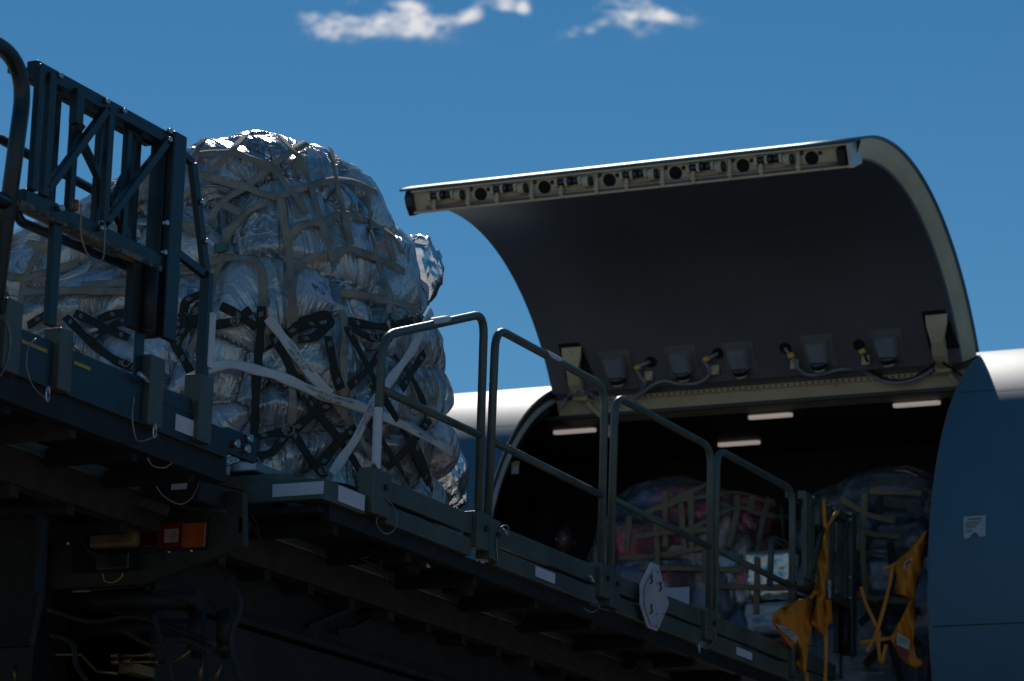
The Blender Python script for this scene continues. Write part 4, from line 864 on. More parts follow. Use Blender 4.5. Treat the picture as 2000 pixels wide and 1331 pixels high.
def crumple(name, center, rad, m_, parent, seed=0, amp=.12, flat=(1, 1, 1), n=72, pinch=None):
    P = []
    for j in range(n // 2 + 1):
        for i in range(n):
            t = math.pi * j / (n // 2); p = 2 * math.pi * i / n; P.append((math.sin(t) * math.cos(p), math.sin(t) * math.sin(p), math.cos(t)))
    P = np.array(P); w = ridged(P + seed, 1.1, 1.1, 1.1, seed) * .5 + ridged(P + seed, 2.2, 2.2, 2.2, seed + 4) * .28
    r = rad * (1 + amp * (w - .45) + amp * .6 * fbm(P, 1.1, 2, seed)); Q = P * r[:, None] * np.array(flat)
    F = [(j * n + i, j * n + (i + 1) % n, (j + 1) * n + (i + 1) % n, (j + 1) * n + i) for j in range(n // 2) for i in range(n)]
    off = np.zeros(3)
    for q in parents(parent): off += np.array(q.location)
    me = bpy.data.meshes.new(name); me.from_pydata((Q + np.array(center) - off).tolist(), [], F); me.materials.append(m_); me.polygons.foreach_set('use_smooth', [True] * len(me.polygons))
    o = bpy.data.objects.new(name, me); COL.objects.link(o); o.parent = parent; return o
q = S(815, 528, -8.15); crumple('loose_plastic_bulge', q, .185, G['milky'], heap, 3, .2, (.8, 1.0, 1.12))
q = S(862, 925, -7.93); crumple('loose_plastic_bulge', q, .215, G['milky'], heap, 11, .2, (.7, 1.05, .95))
q = S(893, 975, -7.93); crumple('loose_plastic_bulge', q, .08, G['milky'], heap, 17, .25, (.8, 1.0, .8), 48)
FB = BL1.bvh(BL1.net)
def trace(pts, bvh, off=.012, step=7, sm=2, win=3):
    """follow a run of sight lines across a surface; returns points and normals lying on it"""
    out = []; d = []
    for i in range(len(pts) - 1):
        a, b = pts[i], pts[i + 1]; L_ = math.hypot(b[0] - a[0], b[1] - a[1]); n_ = max(1, int(L_ / step))
        for k_ in range(n_): d.append((a[0] + (b[0] - a[0]) * k_ / n_, a[1] + (b[1] - a[1]) * k_ / n_))
    d.append(pts[-1]); prev = None
    for px, py in d:
        h = bvh.ray_cast(CAMLOC, ray(px, py))
        if h[0] is None:
            if prev is None: continue
            h = bvh.find_nearest(CAMLOC + ray(px, py) * ((prev - CAMLOC).length + .05))
            rd_ = h[0] - CAMLOC; rd_ = rd_ - ray(px, py) * rd_.dot(ray(px, py))
            if (h[0] - prev).length > .12 or rd_.length > .012: continue
        prev = h[0]; n_ = h[1]
        if n_.dot(ray(px, py)) > .4: n_ = -n_
        out.append([h[0].copy(), n_])
    P = [o[0] for o in out]; Nn = [o[1] for o in out]
    for _ in range(sm):
        P = [P[0]] + [(P[i - 1] + P[i] * 2 + P[i + 1]) / 4 for i in range(1, len(P) - 1)] + [P[-1]]
    N2 = []
    for i in range(len(Nn)):
        v = Vector((0, 0, 0))
        for k_ in range(max(0, i - win), min(len(Nn), i + win + 1)): v += Nn[k_]
        N2.append(v.normalized())
    return [p + n_ * off for p, n_ in zip(P, N2)], N2
def ribbon(P, N_, w, th=.003, fold=0):
    m = MB(); rows = []; n = len(P)
    for i in range(n):
        t = (P[min(i + 1, n - 1)] - P[max(i - 1, 0)]).normalized(); s_ = t.cross(N_[i]).normalized(); N1 = s_.cross(t).normalized()
        ww = w * .5 * (1 + .1 * math.sin(i * .7)); tw = .12 * math.sin(i * .35 + n); s_ = (s_ + N1 * tw).normalized()
        rows.append([P[i] - s_ * ww, P[i] - s_ * ww * .5 + N1 * th * .4, P[i] + N1 * th * .6, P[i] + s_ * ww * .5 + N1 * th * .4, P[i] + s_ * ww, P[i] + s_ * ww - N1 * th, P[i] - s_ * ww - N1 * th])
    m.grid(rows, closed_u=True); m.face(rows[0][::-1]); m.face(rows[-1]); return m
def c4(p): return (350 + p[0] / 2.832, 230 + p[1] / 2.832)
def c5(p): return (350 + p[0] / 2.958, 600 + p[1] / 2.958)
def c1(p): return (p[0] / 2.662, 50 + p[1] / 2.662)
def c2(p): return (p[0] / 2.662, 500 + p[1] / 2.662)
net = empty('cargo_net', (-9.27, 14.66, Z0)); tag(net, 'tan and black webbing cargo net stretched over the big plastic wrapped heap', 'cargo net')
TAN = [(c4, [(545, 445), (640, 410), (730, 385), (860, 345), (960, 365), (1088, 420)]), (c4, [(600, 680), (640, 620), (700, 585), (790, 595), (890, 530), (1040, 580), (1150, 640), (1200, 690), (1230, 760)]),
       (c4, [(640, 860), (690, 790), (760, 765), (840, 775), (930, 725), (1080, 780), (1180, 825), (1240, 860)]), (c4, [(880, 975), (1000, 985), (1140, 1015), (1310, 1065)]),
       (c4, [(560, 450), (575, 560), (600, 700), (615, 850), (620, 950), (630, 1100), (640, 1250)]), (c4, [(650, 210), (700, 330), (740, 450), (780, 590), (820, 730), (835, 800)]),
       (c4, [(830, 180), (850, 300), (880, 430), (910, 560), (945, 710)]), (c4, [(1030, 400), (1045, 560), (1075, 750), (1110, 870), (1160, 960), (1150, 1060), (1145, 1130)]),
       (c4, [(1140, 640), (1160, 720), (1180, 800)]), (c4, [(370, 110), (250, 240), (130, 345), (20, 450)]), (c4, [(700, 150), (560, 230), (400, 370), (260, 460), (200, 520), (185, 570)]),
       (c4, [(310, 205), (480, 265), (540, 310), (600, 390), (650, 450), (700, 540)]), (c4, [(110, 210), (270, 200)]), (c4, [(120, 320), (280, 370), (380, 390), (450, 425), (540, 450)]),
       (c4, [(480, 480), (400, 510), (330, 580), (270, 640), (245, 740), (230, 820), (190, 980), (150, 1120), (60, 1300)]), (c4, [(250, 490), (350, 535)]), (c4, [(140, 130), (90, 210), (20, 300)]), (c4, [(550, 110), (600, 170), (650, 210)]),
       (c4, [(0, 600), (90, 605)]), (c4, [(0, 840), (130, 820), (260, 780), (350, 780), (430, 800), (455, 830), (465, 1000), (480, 1200)]),
       (c1, [(0, 1010), (30, 1050), (60, 1080), (0, 1180)]), (c1, [(270, 1040), (200, 1180), (130, 1330), (110, 1500)]), (c1, [(120, 1330), (240, 1290), (380, 1250)]), (c2, [(0, 100), (130, 120), (280, 80), (410, 45)]),
       (c2, [(110, 195), (280, 188), (480, 185), (690, 190)]), (c2, [(425, 160), (560, 150), (690, 140)]), (c1, [(480, 940), (620, 840), (800, 750), (850, 700)]), (c1, [(480, 1000), (560, 970), (700, 900), (820, 890)]), (c1, [(800, 760), (730, 900), (600, 1070)]), (c1, [(150, 1130), (230, 1160), (300, 1130)]),
       (c1, [(880, 940), (1000, 1090), (1100, 1060)]),
       (c5, [(630, 0), (645, 150), (668, 300), (655, 500), (645, 780)]), (c5, [(930, 20), (950, 150), (940, 300), (950, 650)]), (c5, [(1230, 0), (1270, 130)]), (c5, [(1430, 200), (1450, 380), (1482, 480), (1460, 570)]), (c5, [(860, 490), (960, 640), (1110, 880)])]
DARK = [(c5, [(480, 0), (470, 200), (450, 400), (445, 600), (430, 850)]), (c5, [(20, 40), (60, 110), (0, 220)]), (c5, [(130, 10), (60, 140), (0, 250)]), (c5, [(250, 0), (350, 50), (450, 120)]), (c5, [(190, 105), (330, 85), (420, 20)]),
        (c5, [(620, 180), (700, 90), (840, 50), (880, 110), (780, 190), (690, 200)]), (c5, [(650, 130), (760, 110), (860, 150)]), (c5, [(960, 90), (1080, 110), (1180, 125), (1260, 110), (1380, 85)]), (c5, [(980, 140), (1080, 190), (1200, 180)]), (c5, [(950, 130), (1070, 350), (1160, 520), (1220, 620), (1320, 800), (1420, 1010)]),
        (c5, [(850, 180), (890, 380), (925, 470)]), (c5, [(1150, 260), (1060, 370), (960, 460)]), (c5, [(870, 560), (760, 620), (650, 720)]), (c5, [(720, 540), (900, 750), (1060, 1010)]), (c5, [(1000, 700), (900, 780), (800, 930)]),
        (c5, [(640, 720), (720, 850), (835, 990)]), (c5, [(1220, 290), (1300, 380), (1400, 560), (1410, 690)]), (c5, [(1395, 270), (1260, 480)]), (c5, [(1080, 650), (1180, 830), (1300, 1010)]), (c5, [(1425, 660), (1330, 790), (1180, 930)]),
        (c5, [(1330, 770), (1400, 920), (1440, 1060)]), (c5, [(620, 750), (540, 850), (420, 880), (350, 870)]), (c5, [(360, 790), (450, 770), (600, 730)]), (c5, [(540, 160), (640, 330), (720, 540)]), (c5, [(690, 390), (760, 620)]),
        (c2, [(350, 330), (460, 440), (600, 550), (740, 610)]), (c2, [(480, 450), (560, 390), (690, 330)]), (c2, [(400, 310), (520, 370), (680, 440)]), (c2, [(520, 340), (600, 310), (690, 295)]), (c2, [(160, 370), (250, 310)]), (c2, [(960, 300), (970, 240), (1060, 205)]), (c2, [(1050, 260), (1000, 340), (920, 470)]), (c2, [(910, 440), (970, 560), (1010, 640)]), (c2, [(860, 330), (960, 370), (1010, 380)]), (c2, [(600, 550), (720, 600), (860, 640)])]
straps = []
for fn, pts in TAN:
    P, N_ = trace([fn(p) for p in pts], FB, .014); straps.append((P, N_)); ribbon(P, N_, .044).build('strap', G['tan'], net)
for i, (fn, pts) in enumerate(DARK):
    P, N_ = trace([fn(p) for p in pts], FB, .026); st = ribbon(P, N_, .046).build('strap', G['olive'], net)
    # grey box stitching at strap ends
    for idx in ([2, len(P) - 3] if len(P) > 12 else [len(P) // 2]):
        m = MB(); t = (P[idx + 1] - P[idx - 1]).normalized(); s_ = t.cross(N_[idx]).normalized()
        for a_ in (-.8, -.4, 0, .4, .8):
            c_ = P[idx] + N_[idx] * .0045 + t * a_ * .014; m.bar(c_ - s_ * .012 - t * .006, c_ + s_ * .012 + t * .006, .001, .003, N_[idx])
        m.build('stitching', G['stitch'], st, split=False)
# buckles, hooks and rings
def ringat(px, py, r=.028, off=.03, ma='bolt', nm='ring'):
    h = FB.ray_cast(CAMLOC, ray(px, py)); 
    if h[0] is None: return
    n_ = h[1] if h[1].dot(ray(px, py)) < 0 else -h[1]; u = n_.orthogonal().normalized(); v = n_.cross(u); m = MB(); c_ = h[0] + n_ * off
    m.tube([c_ + (u * math.cos(t) + v * math.sin(t)) * r for t in [2 * math.pi * k_ / 16 for k_ in range(17)]], .0045, 7); return m.build(nm, G[ma], net)
for px, py in ((521, 731), (562, 840), (630, 925), (463, 628), (725, 661), (500, 905), (252, 713), (800, 620), (560, 560)): ringat(px, py, .022 if px != 562 else .03, ma='wire')
def slab(px, py, w, h_, ang=0, ma='green', nm='buckle', off=.03, d=.02):
    h = FB.ray_cast(CAMLOC, ray(px, py)); n_ = h[1] if h[1].dot(ray(px, py)) < 0 else -h[1]; R_ = Vector((math.cos(ang), 0, 0)); c_ = h[0] + n_ * off
    u = (RIGHT * math.cos(ang) - DOWN * math.sin(ang)); u = (u - u.dot(n_) * n_).normalized(); v = n_.cross(u); m = MB(); m.box(c_, (w, h_, d), Matrix((u, v, n_)).transposed()); return m.build(nm, G[ma], net, bevel=.004)
G['buckle'] = mat('pale_green_buckle', (.10, .17, .14), .4, .3, .2, 30)
slab(436, 489, .085, .05, .05, 'buckle'); slab(758, 626, .05, .04, 0, 'buckle')
h = FB.ray_cast(CAMLOC, ray(757, 640)); c_ = h[0] + Vector((.02, -.04, 0)); m = MB()
m.tube(smoothcurve([c_ + Vector((0, 0, .03)), c_ + Vector((.0, .01, -.01)), c_ + Vector((0, .035, -.03)), c_ + Vector((0, .04, -.07)), c_ + Vector((0, .005, -.085)), c_ + Vector((0, -.03, -.06))], 5), [.016] * 8 + [.012] * 10 + [.009] * 8, 8); m.build('hook', mat('pinkish_steel_hook', (.36, .30, .34), .35, .5), net)
# document pouch hanging on the net
pq = [c4(p) for p in ((660, 878), (790, 905), (882, 1042), (740, 985))]
h = FB.ray_cast(CAMLOC, ray(*c4((760, 950)))); xp = h[0].x + .10
PQ = [S(px, py, xp + dx_) for (px, py), dx_ in zip(pq, (0, .02, .06, .03))]
m = MB(); rows = []
for j in range(9):
    rows.append([]); 
    for i in range(9):
        u, v = i / 8, j / 8; p = (PQ[0] * (1 - u) + PQ[1] * u) * (1 - v) + (PQ[3] * (1 - u) + PQ[2] * u) * v; rows[-1].append(p + Vector((.012 * math.sin(4 * u + 2 * v), 0, 0)))
m.grid(rows); pouch = m.build('document_pouch', G['paper']); sm_ = pouch.modifiers.new('s', 'SOLIDIFY'); sm_.thickness = .002
tag(pouch, 'crumpled white paper in a clear pouch hanging from the net on the heap', 'document pouch')
def place_text(txt, size, frame, mat_, parent, name='lettering', sy=1.0):
    me = text_mesh(txt, size)
    for v in me.vertices: v.co = frame(v.co.x, v.co.y * sy)
    off = sum((q_.location for q_ in parents(parent)), Vector()) if parent else Vector()
    me.transform(Matrix.Translation(-off)); me.materials.clear(); me.materials.append(mat_); o = bpy.data.objects.new(name, me); COL.objects.link(o); o.parent = parent; return o
def pf(x, y):
    u = .5 + x * 3.2; v = .5 - y * 3.2; p = (PQ[0] * (1 - u) + PQ[1] * u) * (1 - v) + (PQ[3] * (1 - u) + PQ[2] * u) * v; return p + Vector((.012 * math.sin(4 * u + 2 * v) + .006, 0, 0))
place_text('PU', .16, pf, mat('blue_ink', (.05, .06, .16), .6), pouch)
m = MB(); m.face([pf(-.14, .13), pf(-.14, .10), pf(.12, .10), pf(.12, .13)]); m.build('printed_header', G['stitch'], pouch)
# white tie-down straps with print
WH = [('white cargo strap running down the near corner of the heap from the black net', [(510, 60), (650, 240), (760, 385), (830, 470), (872, 492)], [(.52, 'CGU-1/B CL2 2Z947\n5000 LB. CAP.')]),
      ('long white cargo strap wrapped sideways around the middle of the heap', [(0, 462), (110, 400), (200, 360), (290, 330), (350, 330), (430, 380), (510, 385), (760, 470), (1130, 620), (1300, 710), (1540, 835)], [(.405, 'CGU-1/B CL2 2Z947/C1266\n5000 LB. CAP.'), (.80, 'CGU-1/B CL2 2Z947/C1266\n5000 LB. CAP.')]),
      ('white cargo strap climbing steeply from the deck corner to the right shoulder of the heap', [(1420, 40), (1330, 220), (1190, 430), (1050, 640), (860, 980)], [(.74, 'CGU-1/B CL2 2Z947/C1266\n5000 LB. CAP.'), (.10, '5000 LB')])]
for k_, (lab, pts, texts) in enumerate(WH):
    P, N_ = trace([c5(p) for p in pts], FB, .036 + .006 * k_, sm=14, win=6); o = ribbon(P, N_, .052).build('tie_down_strap', G['webwhite']); tag(o, lab, 'strap', 'white tie down straps on the heap')
    if k_ == 2: P = P[::-1]; N_ = N_[::-1]; texts = [(1 - t, x_) for t, x_ in texts]
    Ls = [0]
    for i in range(1, len(P)): Ls.append(Ls[-1] + (P[i] - P[i - 1]).length)
    for (tpos, txt) in texts:
        c0 = tpos * Ls[-1]
        def fr(x, y, c0=c0):
            s_ = min(max(c0 + x, .001), Ls[-1] - .001); i = max(j for j in range(len(Ls) - 1) if Ls[j] <= s_); t_ = (s_ - Ls[i]) / (Ls[i + 1] - Ls[i]); p = P[i].lerp(P[i + 1], t_); i0 = max(i - 2, 0); i1 = min(i + 3, len(P) - 1)
            tg = (P[i1] - P[i0]).normalized(); n_ = N_[i]; sd = tg.cross(n_).normalized(); n1 = sd.cross(tg)
            if sd.z < 0 and sd.dot(-DOWN) < 0: sd = -sd
            if n1.dot(ray(1000, 665)) > 0: n1 = -n1
            return p + sd * y + n1 * .007
        place_text(txt, .024, fr, G['ink'], o, sy=.95)

# ---- loads inside the aircraft
def inner_load(cx, cy, a, b, H, seed, colsU, colsL, split, label, zf=4.60):
    def tf(x, y): return H + .08 * math.sin(5 * x + seed)
    L_ = Load(cx, cy, zf, a, b, tf, nu=200, nv=90, seed=seed, e=.24, ez=.30, lump=.10, cell=(.42, .42, .34))
    e_ = empty('wrapped_cargo', (cx, cy, zf)); tag(e_, label[0], 'wrapped cargo')
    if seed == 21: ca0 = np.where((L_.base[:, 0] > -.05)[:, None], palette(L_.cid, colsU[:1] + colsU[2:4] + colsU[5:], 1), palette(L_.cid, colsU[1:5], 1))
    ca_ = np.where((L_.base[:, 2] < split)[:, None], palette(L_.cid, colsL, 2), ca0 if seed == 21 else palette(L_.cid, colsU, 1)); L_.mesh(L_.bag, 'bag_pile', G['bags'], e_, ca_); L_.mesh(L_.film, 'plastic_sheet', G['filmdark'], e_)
    nt_ = empty('cargo_net', (cx, cy, zf)); tag(nt_, label[1], 'cargo net'); return L_, e_, nt_
LA, eA, nA = inner_load(-8.88, 22.35, .74, 1.0, 1.70, 21, [(.75, .03, .06), (.02, .06, .22), (.70, .05, .07), (.40, .26, .20), (.04, .07, .18), (.75, .04, .10)], [(.80, .80, .80), (.7, .72, .76), (.12, .16, .26), (.75, .76, .8)], .85,
    ('red and navy bags over silver boxes, netted, inside the aircraft behind the rails', 'yellowish net over the red and navy bags inside the cargo door'))
LB, eB, nB = inner_load(-7.28, 22.35, .72, 1.0, 1.66, 33, [(.06, .055, .07), (.10, .09, .11), (.05, .04, .045), (.14, .12, .13)], [(.30, .34, .40), (.22, .27, .33), (.34, .36, .40)], 1.0,
    ('dark bags over pale blue boxes, netted, at the right edge of the cargo door', 'tan and black net over the dark bags at the right edge of the cargo door'))
def foilbox(x0, x1, z0, z1, y, par, ma='foil'):
    m = MB(); n = 26; rows = []
    for j in range(n + 1):
        row = []
        for i in range(n + 1):
            u, v = i / n, j / n; e = min(u, 1 - u, v, 1 - v); b_ = .05 * (1 - (1 - min(1, e * 7)) ** 2); p = Vector((x0 + (x1 - x0) * u, 0, z0 + (z1 - z0) * v)); k_ = noise.noise(p * 9) * .012 + noise.noise(p * 21) * .007
            row.append((p.x, y - b_ - k_, p.z))
        rows.append(row)
    m.grid(rows); o = m.build('foil_wrapped_box', G[ma], par); q_ = o.modifiers.new('s', 'SOLIDIFY'); q_.thickness = .3; q_.offset = 1; return o
YB = 21.40
for (p0, p1, ma) in (((1452, 1078), (1562, 1172), 'foil'), ((1215, 1082), (1330, 1190), 'foil2'), ((1336, 1080), (1446, 1190), 'foil2'), ((1452, 1178), (1562, 1240), 'foil2')):
    if ma == 'foil2' and ma not in G: G['foil2'] = mat('dull_plastic_wrapped_board', (.34, .36, .42), .35, .35, .3, 5, 1.0, 10)
    A, B = Ep(*p0, YB), Ep(*p1, YB); foilbox(A.x, B.x, B.z, A.z, YB, eA, ma)
YB = 21.42
G['foil3'] = mat('pale_blue_film_wrapped_box', (.34, .42, .55), .3, .3, .3, 5, 1.0, 10)
for p0, p1 in (((1690, 1068), (1752, 1140)), ((1690, 1145), (1752, 1230)), ((1640, 1190), (1688, 1290)), ((1757, 1195), (1800, 1290))):
    A, B = Ep(*p0, YB), Ep(*p1, YB); foilbox(A.x, B.x, B.z, A.z, YB, eB, 'foil3')
def merge_bvh(L_, par):
    dg = bpy.context.evaluated_depsgraph_get(); V = [Vector(v) for v in (L_.film + L_.o).tolist()]; F = [(j * L_.nu + i, j * L_.nu + (i + 1) % L_.nu, (j + 1) * L_.nu + (i + 1) % L_.nu, (j + 1) * L_.nu + i) for j in range(L_.nv - 1) for i in range(L_.nu)]
    for c_ in par.children:
        if c_.name.startswith('foil'):
            b_ = len(V); V += [v.co + par.location for v in c_.data.vertices]; F += [tuple(b_ + k_ for k_ in p.vertices) for p in c_.data.polygons]
    return BVHTree.FromPolygons(V, F)
bpy.context.view_layer.update()
BA = merge_bvh(LA, eA); BB = merge_bvh(LB, eB)
def strapi(pts, bv, par, ma, w=.045):
    P, N_ = trace(pts, bv, .014, step=9); ribbon(P, N_, w).build('strap', G[ma], par)
for pts in ([(1250, 1010), (1300, 985), (1400, 940), (1460, 930), (1550, 945)], [(1300, 960), (1300, 1070)], [(1400, 930), (1400, 1020)], [(1475, 930), (1465, 1000)], [(1350, 960), (1352, 1075)], [(1240, 1050), (1300, 1040), (1400, 1035)], [(1520, 940), (1530, 1075)], [(1250, 1110), (1450, 1115)], [(1285, 995), (1340, 975), (1400, 970), (1440, 960), (1500, 985), (1555, 960)], [(1290, 1030), (1340, 1040), (1400, 1010), (1440, 990), (1480, 1005), (1545, 1015)], [(1330, 985), (1335, 1040), (1340, 1080)], [(1440, 940), (1440, 1000), (1425, 1070)], [(1510, 950), (1490, 1010), (1480, 1070), (1478, 1200)],
            [(1210, 1090), (1300, 1085), (1380, 1070)], [(1282, 1020), (1285, 1100), (1285, 1150)], [(1400, 1145), (1470, 1148), (1560, 1148)], [(1380, 1060), (1376, 1140)], [(1230, 1010), (1225, 1080)]): strapi(pts, BA, nA, 'yellowweb')
for pts in ([(1645, 975), (1700, 1010), (1750, 1020)], [(1660, 1025), (1700, 1045), (1760, 1050)], [(1690, 965), (1685, 1080), (1695, 1200)], [(1640, 1150), (1700, 1170), (1780, 1175)], [(1700, 960), (1800, 965)]): strapi(pts, BB, nB, 'yellowweb')
for pts in ([(1720, 970), (1715, 1020), (1690, 1070), (1660, 1120)], [(1740, 1060), (1745, 1140), (1750, 1200)], [(1680, 1220), (1730, 1170), (1790, 1200)], [(1690, 1300), (1750, 1230), (1800, 1260)], [(1650, 1100), (1740, 1250), (1760, 1331)], [(1690, 1190), (1800, 1195)]): strapi(pts, BB, nB, 'olive', .05)
for cx_, nm_, lb_ in ((-9.0, 'A', 'pallet under the red and navy bags inside the cargo door'), (-7.28, 'B', 'pallet under the dark bags at the right edge of the cargo door')):
    m = MB(); m.b2((cx_ - .84, 21.4, 4.566), (cx_ + .84 if nm_ == 'A' else cx_ + .8, 23.4, 4.60)); tag(m.build('cargo_pallet', G['alum'], bevel=.005), lb_, 'pallet')
q = onp(1322, 1165, 1, 21.25); m = MB(); m.box(q, (.20, .004, .13)); o = m.build('paper_sheet', G['paper']); tag(o, 'pale blue paper sheet stuck low on the silver wrapped boxes inside the aircraft', 'paper sheet')

# ---- orange fabric covers with straps, tied to the far gate and the door edge
def cloth(polys, y_or, name, label, straps_=(), labels=(), on='x', val=X0, amp=.034):
    root = empty(name, tuple(onp(*polys[0][0], 0 if on == 'x' else 1, val))); tag(root, label, 'fabric cover', 'orange fabric covers')
    P_ = lambda px, py, o_=0: (S(px, py, val + o_) if on == 'x' else Ep(px, py, val - o_))
    for poly in polys:
        # triangulated outline with inner points so that the cloth can billow
        m = MB(); ys = [p[1] for p in poly]; y0, y1 = min(ys), max(ys); R_ = 26; rows = []
        for r_ in range(R_ + 1):
            y = y0 + .4 + (y1 - y0 - .8) * r_ / R_; xs_ = []
            for i in range(len(poly)):
                a, b = poly[i], poly[(i + 1) % len(poly)]
                if (a[1] - y) * (b[1] - y) < 0: xs_.append(a[0] + (b[0] - a[0]) * (y - a[1]) / (b[1] - a[1]))
            xs_.sort(); xa, xb = xs_[0], xs_[-1]; row = []
            for k_ in range(11):
                px = xa + (xb - xa) * k_ / 10; o_ = amp * (math.sin(px * .12 + y * .03) + .6 * math.sin(px * .25 - y * .07)) + .03 * math.sin(math.pi * k_ / 10); row.append(P_(px, y, o_))
            rows.append(row)
        m.grid(rows); o = m.build('fabric_panel', G['orange'], root); md = o.modifiers.new('s', 'SOLIDIFY'); md.thickness = .004
    for st in straps_:
        pts = smoothcurve([P_(px, py, .02) for px, py in st], 5); N_ = [(-ray(1500, 1100))] * len(pts); ribbon(pts, N_, .026).build('strap', G['orange'], root)
    for lb_ in labels:
        pp = [P_(px, py, .075) for px, py in lb_[0]]; m = MB(); m.prism(pp, (0.002, -.002, 0)); o = m.build('sewn_label', G[lb_[1]], root)
        if lb_[1] == 'navet':
            m = MB()
            for v in (.25, .45, .65): 
                A = pp[0].lerp(pp[3], v); B = pp[1].lerp(pp[2], v); m.bar(A.lerp(B, .12) + Vector((.006, -.006, 0)), A.lerp(B, .85) + Vector((.006, -.006, 0)), .002, .006, (0, 0, 1))
            m.build('label_print', G['ink'], o, split=True)
    return root
def k4(p): return (1450 + p[0] / 3.089, 900 + p[1] / 3.089)
def kk(L_): return [k4(p) for p in L_]
G['labelred'] = mat('label_dark_red', (.25, .02, .03), .6)
cloth([kk([(500, 400), (522, 395), (520, 560), (515, 720), (500, 800), (430, 800), (440, 700), (470, 540)]), kk([(455, 790), (500, 780), (505, 900), (495, 1060), (440, 1000), (410, 985), (440, 900)])], 0, 'orange_cover', 'orange fabric cover hanging long and narrow from the top of the far truss gate',
      [kk([(580, 300), (545, 345), (505, 410)]), kk([(490, 235), (493, 320), (500, 400)]), kk([(500, 1000), (505, 1150), (498, 1331)]), kk([(425, 800), (500, 790)])], [(kk([(515, 720), (535, 725), (532, 830), (518, 835)]), 'navet')], val=X0 + .06)
cloth([kk([(415, 820), (425, 900), (400, 1100), (385, 1290), (330, 1240), (300, 1130), (240, 1070), (190, 990), (175, 935), (230, 885), (330, 840)])], 0, 'orange_cover', 'orange fabric cover bulging out to the left behind the last guard rail',
      [kk([(385, 1280), (390, 1331)]), kk([(410, 825), (440, 800)])], [(kk([(195, 985), (270, 1010), (340, 1070), (320, 1100)]), 'navet'), (kk([(225, 1060), (262, 1090), (258, 1115), (235, 1085)]), 'labelred')], val=X0 + .04, amp=.03)
cloth([kk([(500, 840), (535, 840), (543, 975), (500, 1010), (497, 920)])], 0, 'orange_cover', 'short orange fabric flap low on the far truss gate beside the narrow cover', [], [], val=X0 + .09)
cloth([kk([(1112, 420), (1095, 560), (1065, 700), (1035, 835), (1000, 820), (930, 815), (918, 770), (935, 700), (905, 625), (1000, 550), (1060, 480)]), kk([(1030, 830), (1042, 960), (1030, 1100), (1050, 1190), (1112, 1225), (1060, 1252), (1000, 1240), (940, 1170), (890, 1070), (960, 950), (1010, 850)])], 0, 'orange_cover', 'orange fabric cover with white labels billowing at the right edge of the cargo door',
      [kk([(850, 648), (900, 638), (925, 620)]), kk([(905, 640), (890, 740), (850, 900), (800, 1060), (750, 1150)]), kk([(715, 760), (740, 850), (790, 960), (805, 1000)]), kk([(710, 1100), (800, 1085), (900, 1070)]), kk([(825, 1030), (822, 1130), (838, 1215), (855, 1160), (868, 1110)])],
      [(kk([(975, 620), (1015, 590), (1022, 605), (970, 660)]), 'navet'), (kk([(935, 1035), (1010, 1085), (1003, 1140), (930, 1110)]), 'navet'), (kk([(930, 1115), (1003, 1150), (990, 1200), (935, 1155)]), 'labelred')], on='y', val=20.75, amp=.04)

# ---- person crouching inside the aircraft, only the head shows over the deck edge
def skinned(name, verts, edges, radii, m_, parent=None, sub=2, root=0):
    me = bpy.data.meshes.new(name); me.from_pydata(verts, edges, []); o = bpy.data.objects.new(name, me); COL.objects.link(o); o.parent = parent; me.materials.append(m_)
    md = o.modifiers.new('skin', 'SKIN'); md.use_smooth_shade = True
    for i, r in enumerate(radii): me.skin_vertices[0].data[i].radius = (r, r) if not isinstance(r, tuple) else r; me.skin_vertices[0].data[i].use_root = (i == root)
    sb = o.modifiers.new('sub', 'SUBSURF'); sb.levels = sub; sb.render_levels = sub; return o
hc = onp(1103, 1060, 1, 21.7)          # head centre
hx, hy, hz_ = hc; B0 = 4.566
V = [(0, 0, .52), (0, -.02, .70), (0, -.05, .92), (0, -.05, 1.02), (0, -.06, 1.12), (-.17, -.04, .93), (-.24, -.12, .68), (-.18, -.32, .55), (-.16, -.40, .54), (.17, -.04, .93), (.24, -.12, .68), (.18, -.32, .55), (.16, -.40, .54),
     (-.11, 0, .48), (-.15, -.38, .42), (-.14, -.05, .12), (-.15, -.14, .04), (.11, 0, .48), (.14, -.08, .07), (.14, .34, .07), (.14, .44, .06)]
Ed = [(0, 1), (1, 2), (2, 3), (3, 4), (2, 5), (5, 6), (6, 7), (7, 8), (2, 9), (9, 10), (10, 11), (11, 12), (0, 13), (13, 14), (14, 15), (15, 16), (0, 17), (17, 18), (18, 19), (19, 20)]
Rr = [.15, .14, .14, .06, .055, .07, .05, .038, .03, .07, .05, .038, .03, .10, .075, .05, .045, .10, .07, .05, .04]
dz = hz_ - (B0 + 1.20)
V = [(x + hx, y + hy, z + B0 + (dz if z > .3 else 0)) for x, y, z in V]
body = skinned('person', V, Ed, Rr, G['cloth']); tag(body, 'dark haired person inside the aircraft, head just showing above the loader beam', 'person')
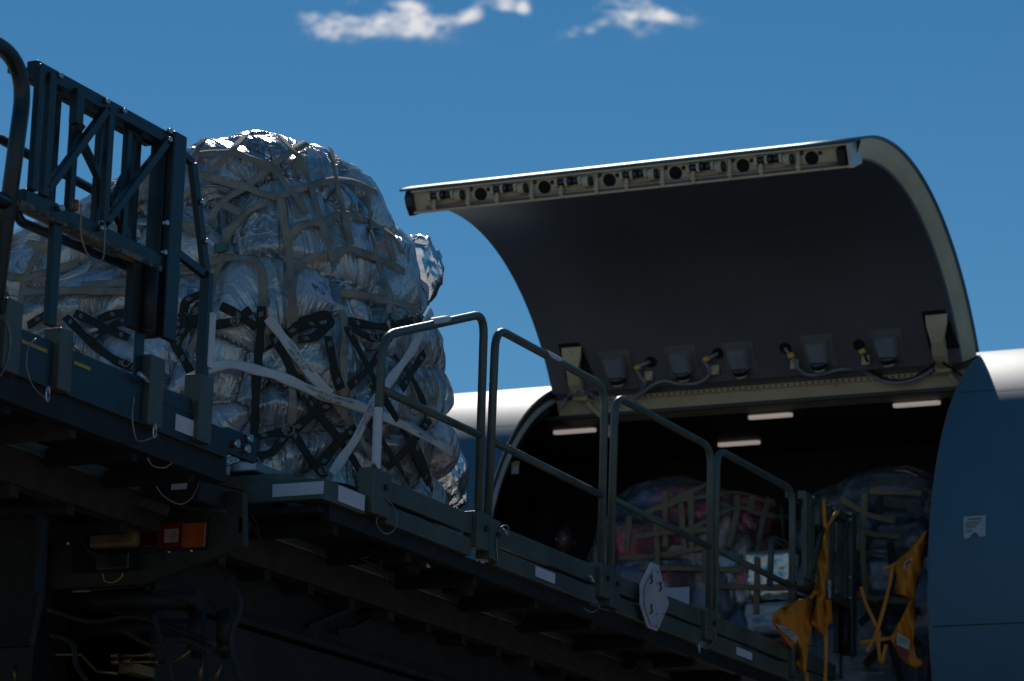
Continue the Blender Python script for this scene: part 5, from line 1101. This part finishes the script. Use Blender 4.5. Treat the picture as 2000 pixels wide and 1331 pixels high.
def ell(name, c_, r_, m_, par, n=24, mod=None):
    P = []
    rows = []
    for j in range(1, n // 2):
        t = math.pi * j / (n // 2); row = []
        for i in range(n):
            p = 2 * math.pi * i / n; v = Vector((math.sin(t) * math.cos(p), math.sin(t) * math.sin(p), math.cos(t)))
            if mod: v = mod(v)
            row.append(Vector(c_) + Vector((v.x * r_[0], v.y * r_[1], v.z * r_[2])))
        rows.append(row)
    m = MB(); m.grid(rows, closed_u=True); m.face(rows[0]); m.face(rows[-1][::-1]); return m.build(name, m_, par)
def headmod(v):
    v = v.copy(); 
    if v.z < 0: v.x *= 1 + .28 * v.z; v.y *= 1 + .12 * v.z
    if v.y < -.8 and abs(v.x) < .3: v.y -= .22 * math.exp(-((v.z + .12) / .2) ** 2) * (1 - abs(v.x) / .3)
    if v.y < -.6: v.y += .10 * math.exp(-((v.z - .12) / .12) ** 2) * (1 if .15 < abs(v.x) < .55 else 0)
    return v
ell('head', hc, (.078, .098, .118), G['skinP'], body, 40, headmod)
ell('hair', hc + Vector((0, .016, .03)), (.084, .100, .104), G['hair'], body, 30)
for s_ in (-1, 1):
    ell('ear', hc + Vector((.08 * s_, .01, -.005)), (.012, .02, .032), G['skinP'], body, 12); ell('eye', hc + Vector((.03 * s_, -.086, .012)), (.012, .008, .008), G['navet'], body, 10)
    # hands resting on the knees
    px_ = hx + .165 * s_; wr_ = Vector((hx + .16 * s_, hy - .40, B0 + .54 + dz)); vv = [tuple(wr_), tuple(wr_ + Vector((0, -.05, -.012)))]; ee = [(0, 1)]; rr_ = [.028, .034]
    for f_, (ox, ln) in enumerate(((-.028, .06), (-.010, .075), (.009, .072), (.027, .055))):
        b_ = len(vv); kn = wr_ + Vector((ox, -.085, -.016)); vv += [tuple(kn), tuple(kn + Vector((ox * .1, -ln * .5, -.012))), tuple(kn + Vector((ox * .1, -ln * .8, -.035)))]; ee += [(1, b_), (b_, b_ + 1), (b_ + 1, b_ + 2)]; rr_ += [.010, .009, .008]
    b_ = len(vv); vv += [tuple(wr_ + Vector((-.035 * s_, -.04, -.012))), tuple(wr_ + Vector((-.06 * s_, -.075, -.03)))]; ee += [(1, b_), (b_, b_ + 1)]; rr_ += [.012, .010]
    skinned('hand', vv, ee, rr_, G['skinP'], body, 1, 1)
